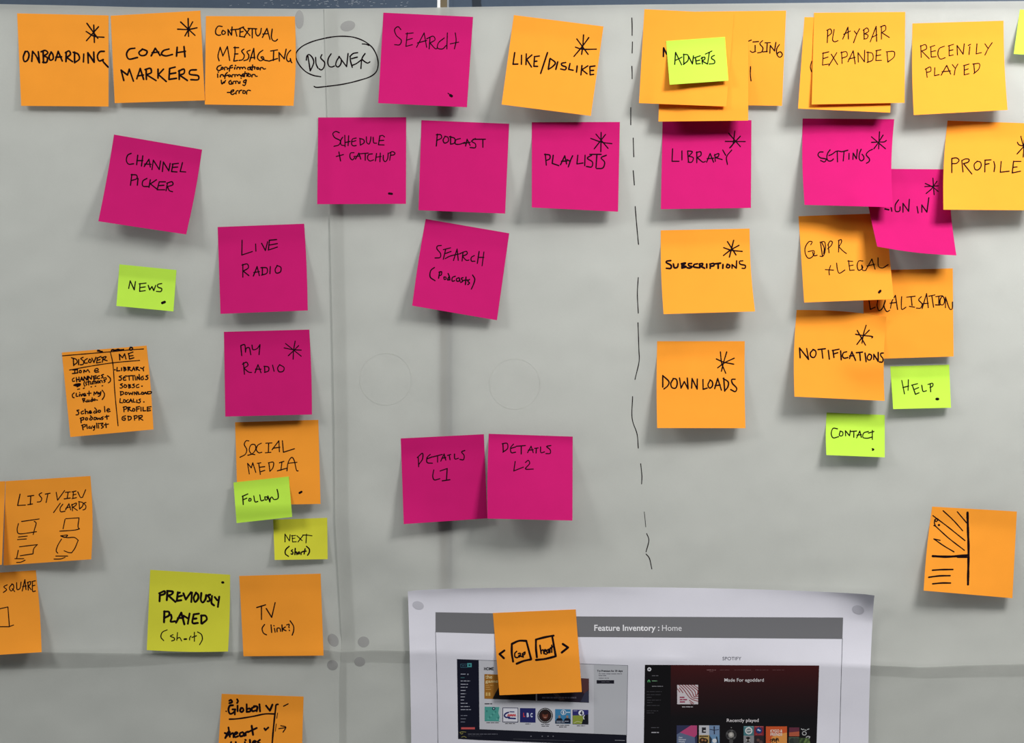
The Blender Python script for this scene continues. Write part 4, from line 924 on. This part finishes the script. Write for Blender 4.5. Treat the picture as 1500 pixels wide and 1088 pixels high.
def c_week(q):
    q.rect(X2(281), Y2(877), X2(399), 1097, (48, 52, 84), .24)
    q.poly([(X2(300), Y2(918)), (X2(362), Y2(877.5)), (X2(398.5), Y2(877.5)), (X2(398.5), Y2(930)), (X2(385), Y2(946))], (178, 70, 118), .32)
    q.poly([(X2(281.5), Y2(930)), (X2(300), Y2(918)), (X2(385), Y2(946)), (X2(392), Y2(1010)), (X2(281.5), Y2(1010))], (92, 106, 136), .3)
    for t, y, x in (('Your', 951, 316), ('Discover', 963, 336), ('Weekly', 975, 330)): q.text(t, X2(291), Y2(y), X2(x), (196, 202, 216), .4, .03, 2.2)
cover(c_week, 'blue cover with a pink triangle')
def c_four(q):
    a, b, c, d, e_ = X2(410), X2(469), X2(529), Y2(877), Y2(933)
    q.rect(a, d, b, e_, (188, 190, 198), .24); q.rect(X2(427), Y2(889), X2(450), Y2(920), (40, 40, 48), .32); q.rect(X2(436), Y2(905), X2(449), Y2(912), (200, 200, 206), .38)
    q.rect(b, d, c, e_, (112, 138, 172), .24); q.line([(X2(474), Y2(900)), (X2(498), Y2(904)), (X2(524), Y2(901))], 1.0, (40, 50, 74), .32); q.line([(X2(498), Y2(890)), (X2(499), Y2(925))], 1.6, (34, 40, 60), .34); q.disc(X2(498), Y2(886), 1.0, (34, 40, 60), .34)
    q.rect(a, e_, b, 1097, (178, 150, 92), .24); q.rect(a + 1, e_ + 1, b - 1.5, e_ + 2.4, (50, 40, 30), .32); q.disc(X2(430), Y2(965), 4.6, (58, 40, 28), .32); q.disc(X2(446), Y2(968), 4.2, (40, 30, 26), .34); q.disc(X2(430), Y2(962), 1.6, (160, 110, 70), .4); q.disc(X2(447), Y2(964), 1.5, (150, 104, 66), .4)
    q.rect(b, e_, c, 1097, (104, 142, 178), .24); q.poly([(X2(469.5), Y2(933)), (X2(485), Y2(955)), (X2(478), Y2(1010)), (X2(469.5), Y2(1010))], (40, 50, 64), .32); q.disc(X2(500), Y2(966), 3.2, (210, 214, 220), .32); q.line([(X2(512), Y2(945)), (X2(522), Y2(990))], 2, (44, 56, 72), .34)
cover(c_four, 'collage of four small pictures')
def c_rose(q):
    q.disc(X2(596), Y2(932), 8.0, (62, 62, 64), .24)
    for k in range(9):
        a = k * .7; q.disc(X2(596) + 5 * math.cos(a), Y2(932) + 5 * math.sin(a), 2.6, (84, 84, 86) if k % 2 else (52, 52, 54), .3)
    q.disc(X2(596), Y2(932), 4.2, (146, 144, 140), .36); q.disc(X2(595), Y2(930), 2.4, (186, 184, 180), .42); q.disc(X2(597), Y2(890), .7, (150, 150, 150), .3); q.disc(X2(596), Y2(970), 3.0, (70, 70, 70), .34)
cover(c_rose, 'black cover with a grey flower shape')
def c_port(q):
    a, b, c, d, e_ = X2(668), X2(728), X2(785), Y2(881), Y2(936)
    q.rect(a, d, b, e_, (66, 116, 124), .24); q.disc(X2(698), Y2(908), 5.4, (206, 210, 212), .32); q.disc(X2(698), Y2(908), 3.6, (110, 124, 128), .38); q.line([(X2(688), Y2(909)), (X2(708), Y2(906))], 1.2, (206, 210, 212), .42); q.dash(a + 1, d + 1, b - 1, (150, 180, 184), .32, .7)
    q.rect(b, d, c, e_, (126, 34, 46), .24); q.disc(X2(757), Y2(906), 4.6, (34, 54, 110), .32); q.disc(X2(753), Y2(903), 1.4, (180, 192, 220), .38); q.disc(X2(762), Y2(907), 1.2, (170, 182, 214), .38); q.dash(b + 1, d + 1, c - 1, (190, 120, 124), .32, .7); q.dash(b + 2, Y2(928), c - 2, (170, 90, 96), .32, .7)
    q.rect(a, e_, b, 1097, (132, 132, 136), .24); q.disc(X2(694), Y2(960), 2.9, (176, 172, 170), .32, 3.8); q.disc(X2(694), Y2(950), 3.1, (30, 28, 30), .36, 1.7); q.rect(X2(687), Y2(957), X2(701), Y2(960), (40, 38, 40), .38); q.disc(X2(694), Y2(968), 2.1, (52, 48, 48), .38, 1.5); q.poly([(X2(676), Y2(1000)), (X2(680), Y2(976)), (X2(694), Y2(980)), (X2(708), Y2(976)), (X2(713), Y2(1000))], (24, 24, 28), .34)
    q.rect(b, e_, c, 1097, (44, 36, 40), .24); q.disc(X2(752), Y2(962), 2.2, (96, 66, 62), .32); q.disc(X2(768), Y2(974), 2.6, (80, 60, 60), .32)
cover(c_port, 'collage of a teal badge, a red badge and a grey portrait')
def c_kygo(q):
    a, c, d = X2(797), X2(919), Y2(883)
    q.rect(a, d, c, 1097, (196, 84, 42), .24)
    q.poly([(X2(820), Y2(1010)), (X2(830), Y2(945)), (X2(860), Y2(930)), (X2(918.5), Y2(918)), (X2(918.5), Y2(1010))], (216, 146, 74), .3)
    q.text('KYGO &', X2(822), Y2(917), X2(892), (226, 208, 196), .4, .03, 4.0, .15); q.text('FRIENDS', X2(822), Y2(937), X2(892), (226, 208, 196), .4, .03, 4.0, .15)
    for cx, cy in ((836, 962), (858, 960)):
        q.line([(X2(cx), Y2(cy)), (X2(cx + 2), Y2(1010))], 1.0, (30, 22, 22), .38)
        for dx, dy in ((-14, -2), (-10, 8), (12, -6), (14, 4), (2, -9)): q.line([(X2(cx), Y2(cy)), (X2(cx + dx * .6), Y2(cy + dy - 3)), (X2(cx + dx), Y2(cy + dy + 4))], 1.0, (30, 22, 22), .4)
cover(c_kygo, 'orange cover with pale lettering and palm trees')
def c_last(q):
    q.rect(X2(931), Y2(889), X2(990), Y2(940), (96, 44, 62), .24); q.quad([(X2(931), Y2(918)), (X2(990), Y2(912)), (X2(990), Y2(940)), (X2(931), Y2(940))], (170, 86, 62), .3)
    for pts in ([(1002, 897), (1010, 902), (1016, 899)], [(1022, 903), (1030, 906)], [(1036, 901), (1046, 898)], [(1008, 918), (1018, 912), (1030, 920), (1026, 932), (1010, 930), (1008, 918)], [(1030, 946), (1040, 940), (1052, 944), (1046, 950)]): q.line([(X2(x), Y2(y)) for x, y in pts], 1.2, (176, 178, 180), .3)
    q.rect(X2(929), Y2(944), X2(988), 1097, (70, 82, 70), .24); q.disc(X2(950), Y2(968), 4.4, (44, 52, 48), .32); q.disc(X2(972), Y2(966), 4.2, (56, 62, 56), .34)
    q.rect(X2(990), Y2(950), X2(1050), 1097, (70, 90, 56), .24)
    for k in range(14): q.disc(X2(993 + (k * 29 % 54)), Y2(954 + (k * 17 % 40)), 1.7, ((98, 122, 70) if k % 2 else (44, 62, 40)), .32 + .01 * k)
cover(c_last, 'collage of a red sunset, white marks on black and green leaves')

# putty showing at the page corners, and the note stuck over it
for cx, cy, rx, ry in ((612.5, 886.5, 8.5, 6), (1257, 893, 9, 6.5)):
    mb = MB(); disc(mb, page, cx, cy, rx, ry, .3, .1, dome=.08); fix(mb.build('putty_mark', material('putty_under_page', (0.52, 0.525, 0.59), .75, is_lin=True)), page_o)
sheets.append(page)
k_ = (715, 885, 7.771)
s = note('cap_heart', 'o', [(722, 897.6), (843.3, 892.3), (852.4, 1013.3), (731.7, 1018)],
     'orange sticky note with two boxed words between arrows, stuck on the printed page', curl(5, 7),
     writing=[("185,525 130,565! 180,612;850,450 910,490! 838,548", k_, 3.1),
              ("325,535 305,555 308,600 335,605;345,560 365,555 365,590 345,600 355,580 385,595;390,560 400,600;395,560 420,540 415,570 395,575;590,465 605,560;605,530 625,515 635,560;640,540 660,520 645,515 640,560 665,565;690,510 665,530 680,555 695,520 700,550;705,545 705,505 720,490;725,465 725,545;710,495 740,480", k_, 2.2)])
ink(s, s.obj, 'box_sketch', [("285,650 270,560 270,450! 350,415 435,415! 490,625! 400,645 325,675;555,600 545,500 545,400! 640,375 745,355;730,365 770,590! 650,620 545,632", k_, 3.1)])
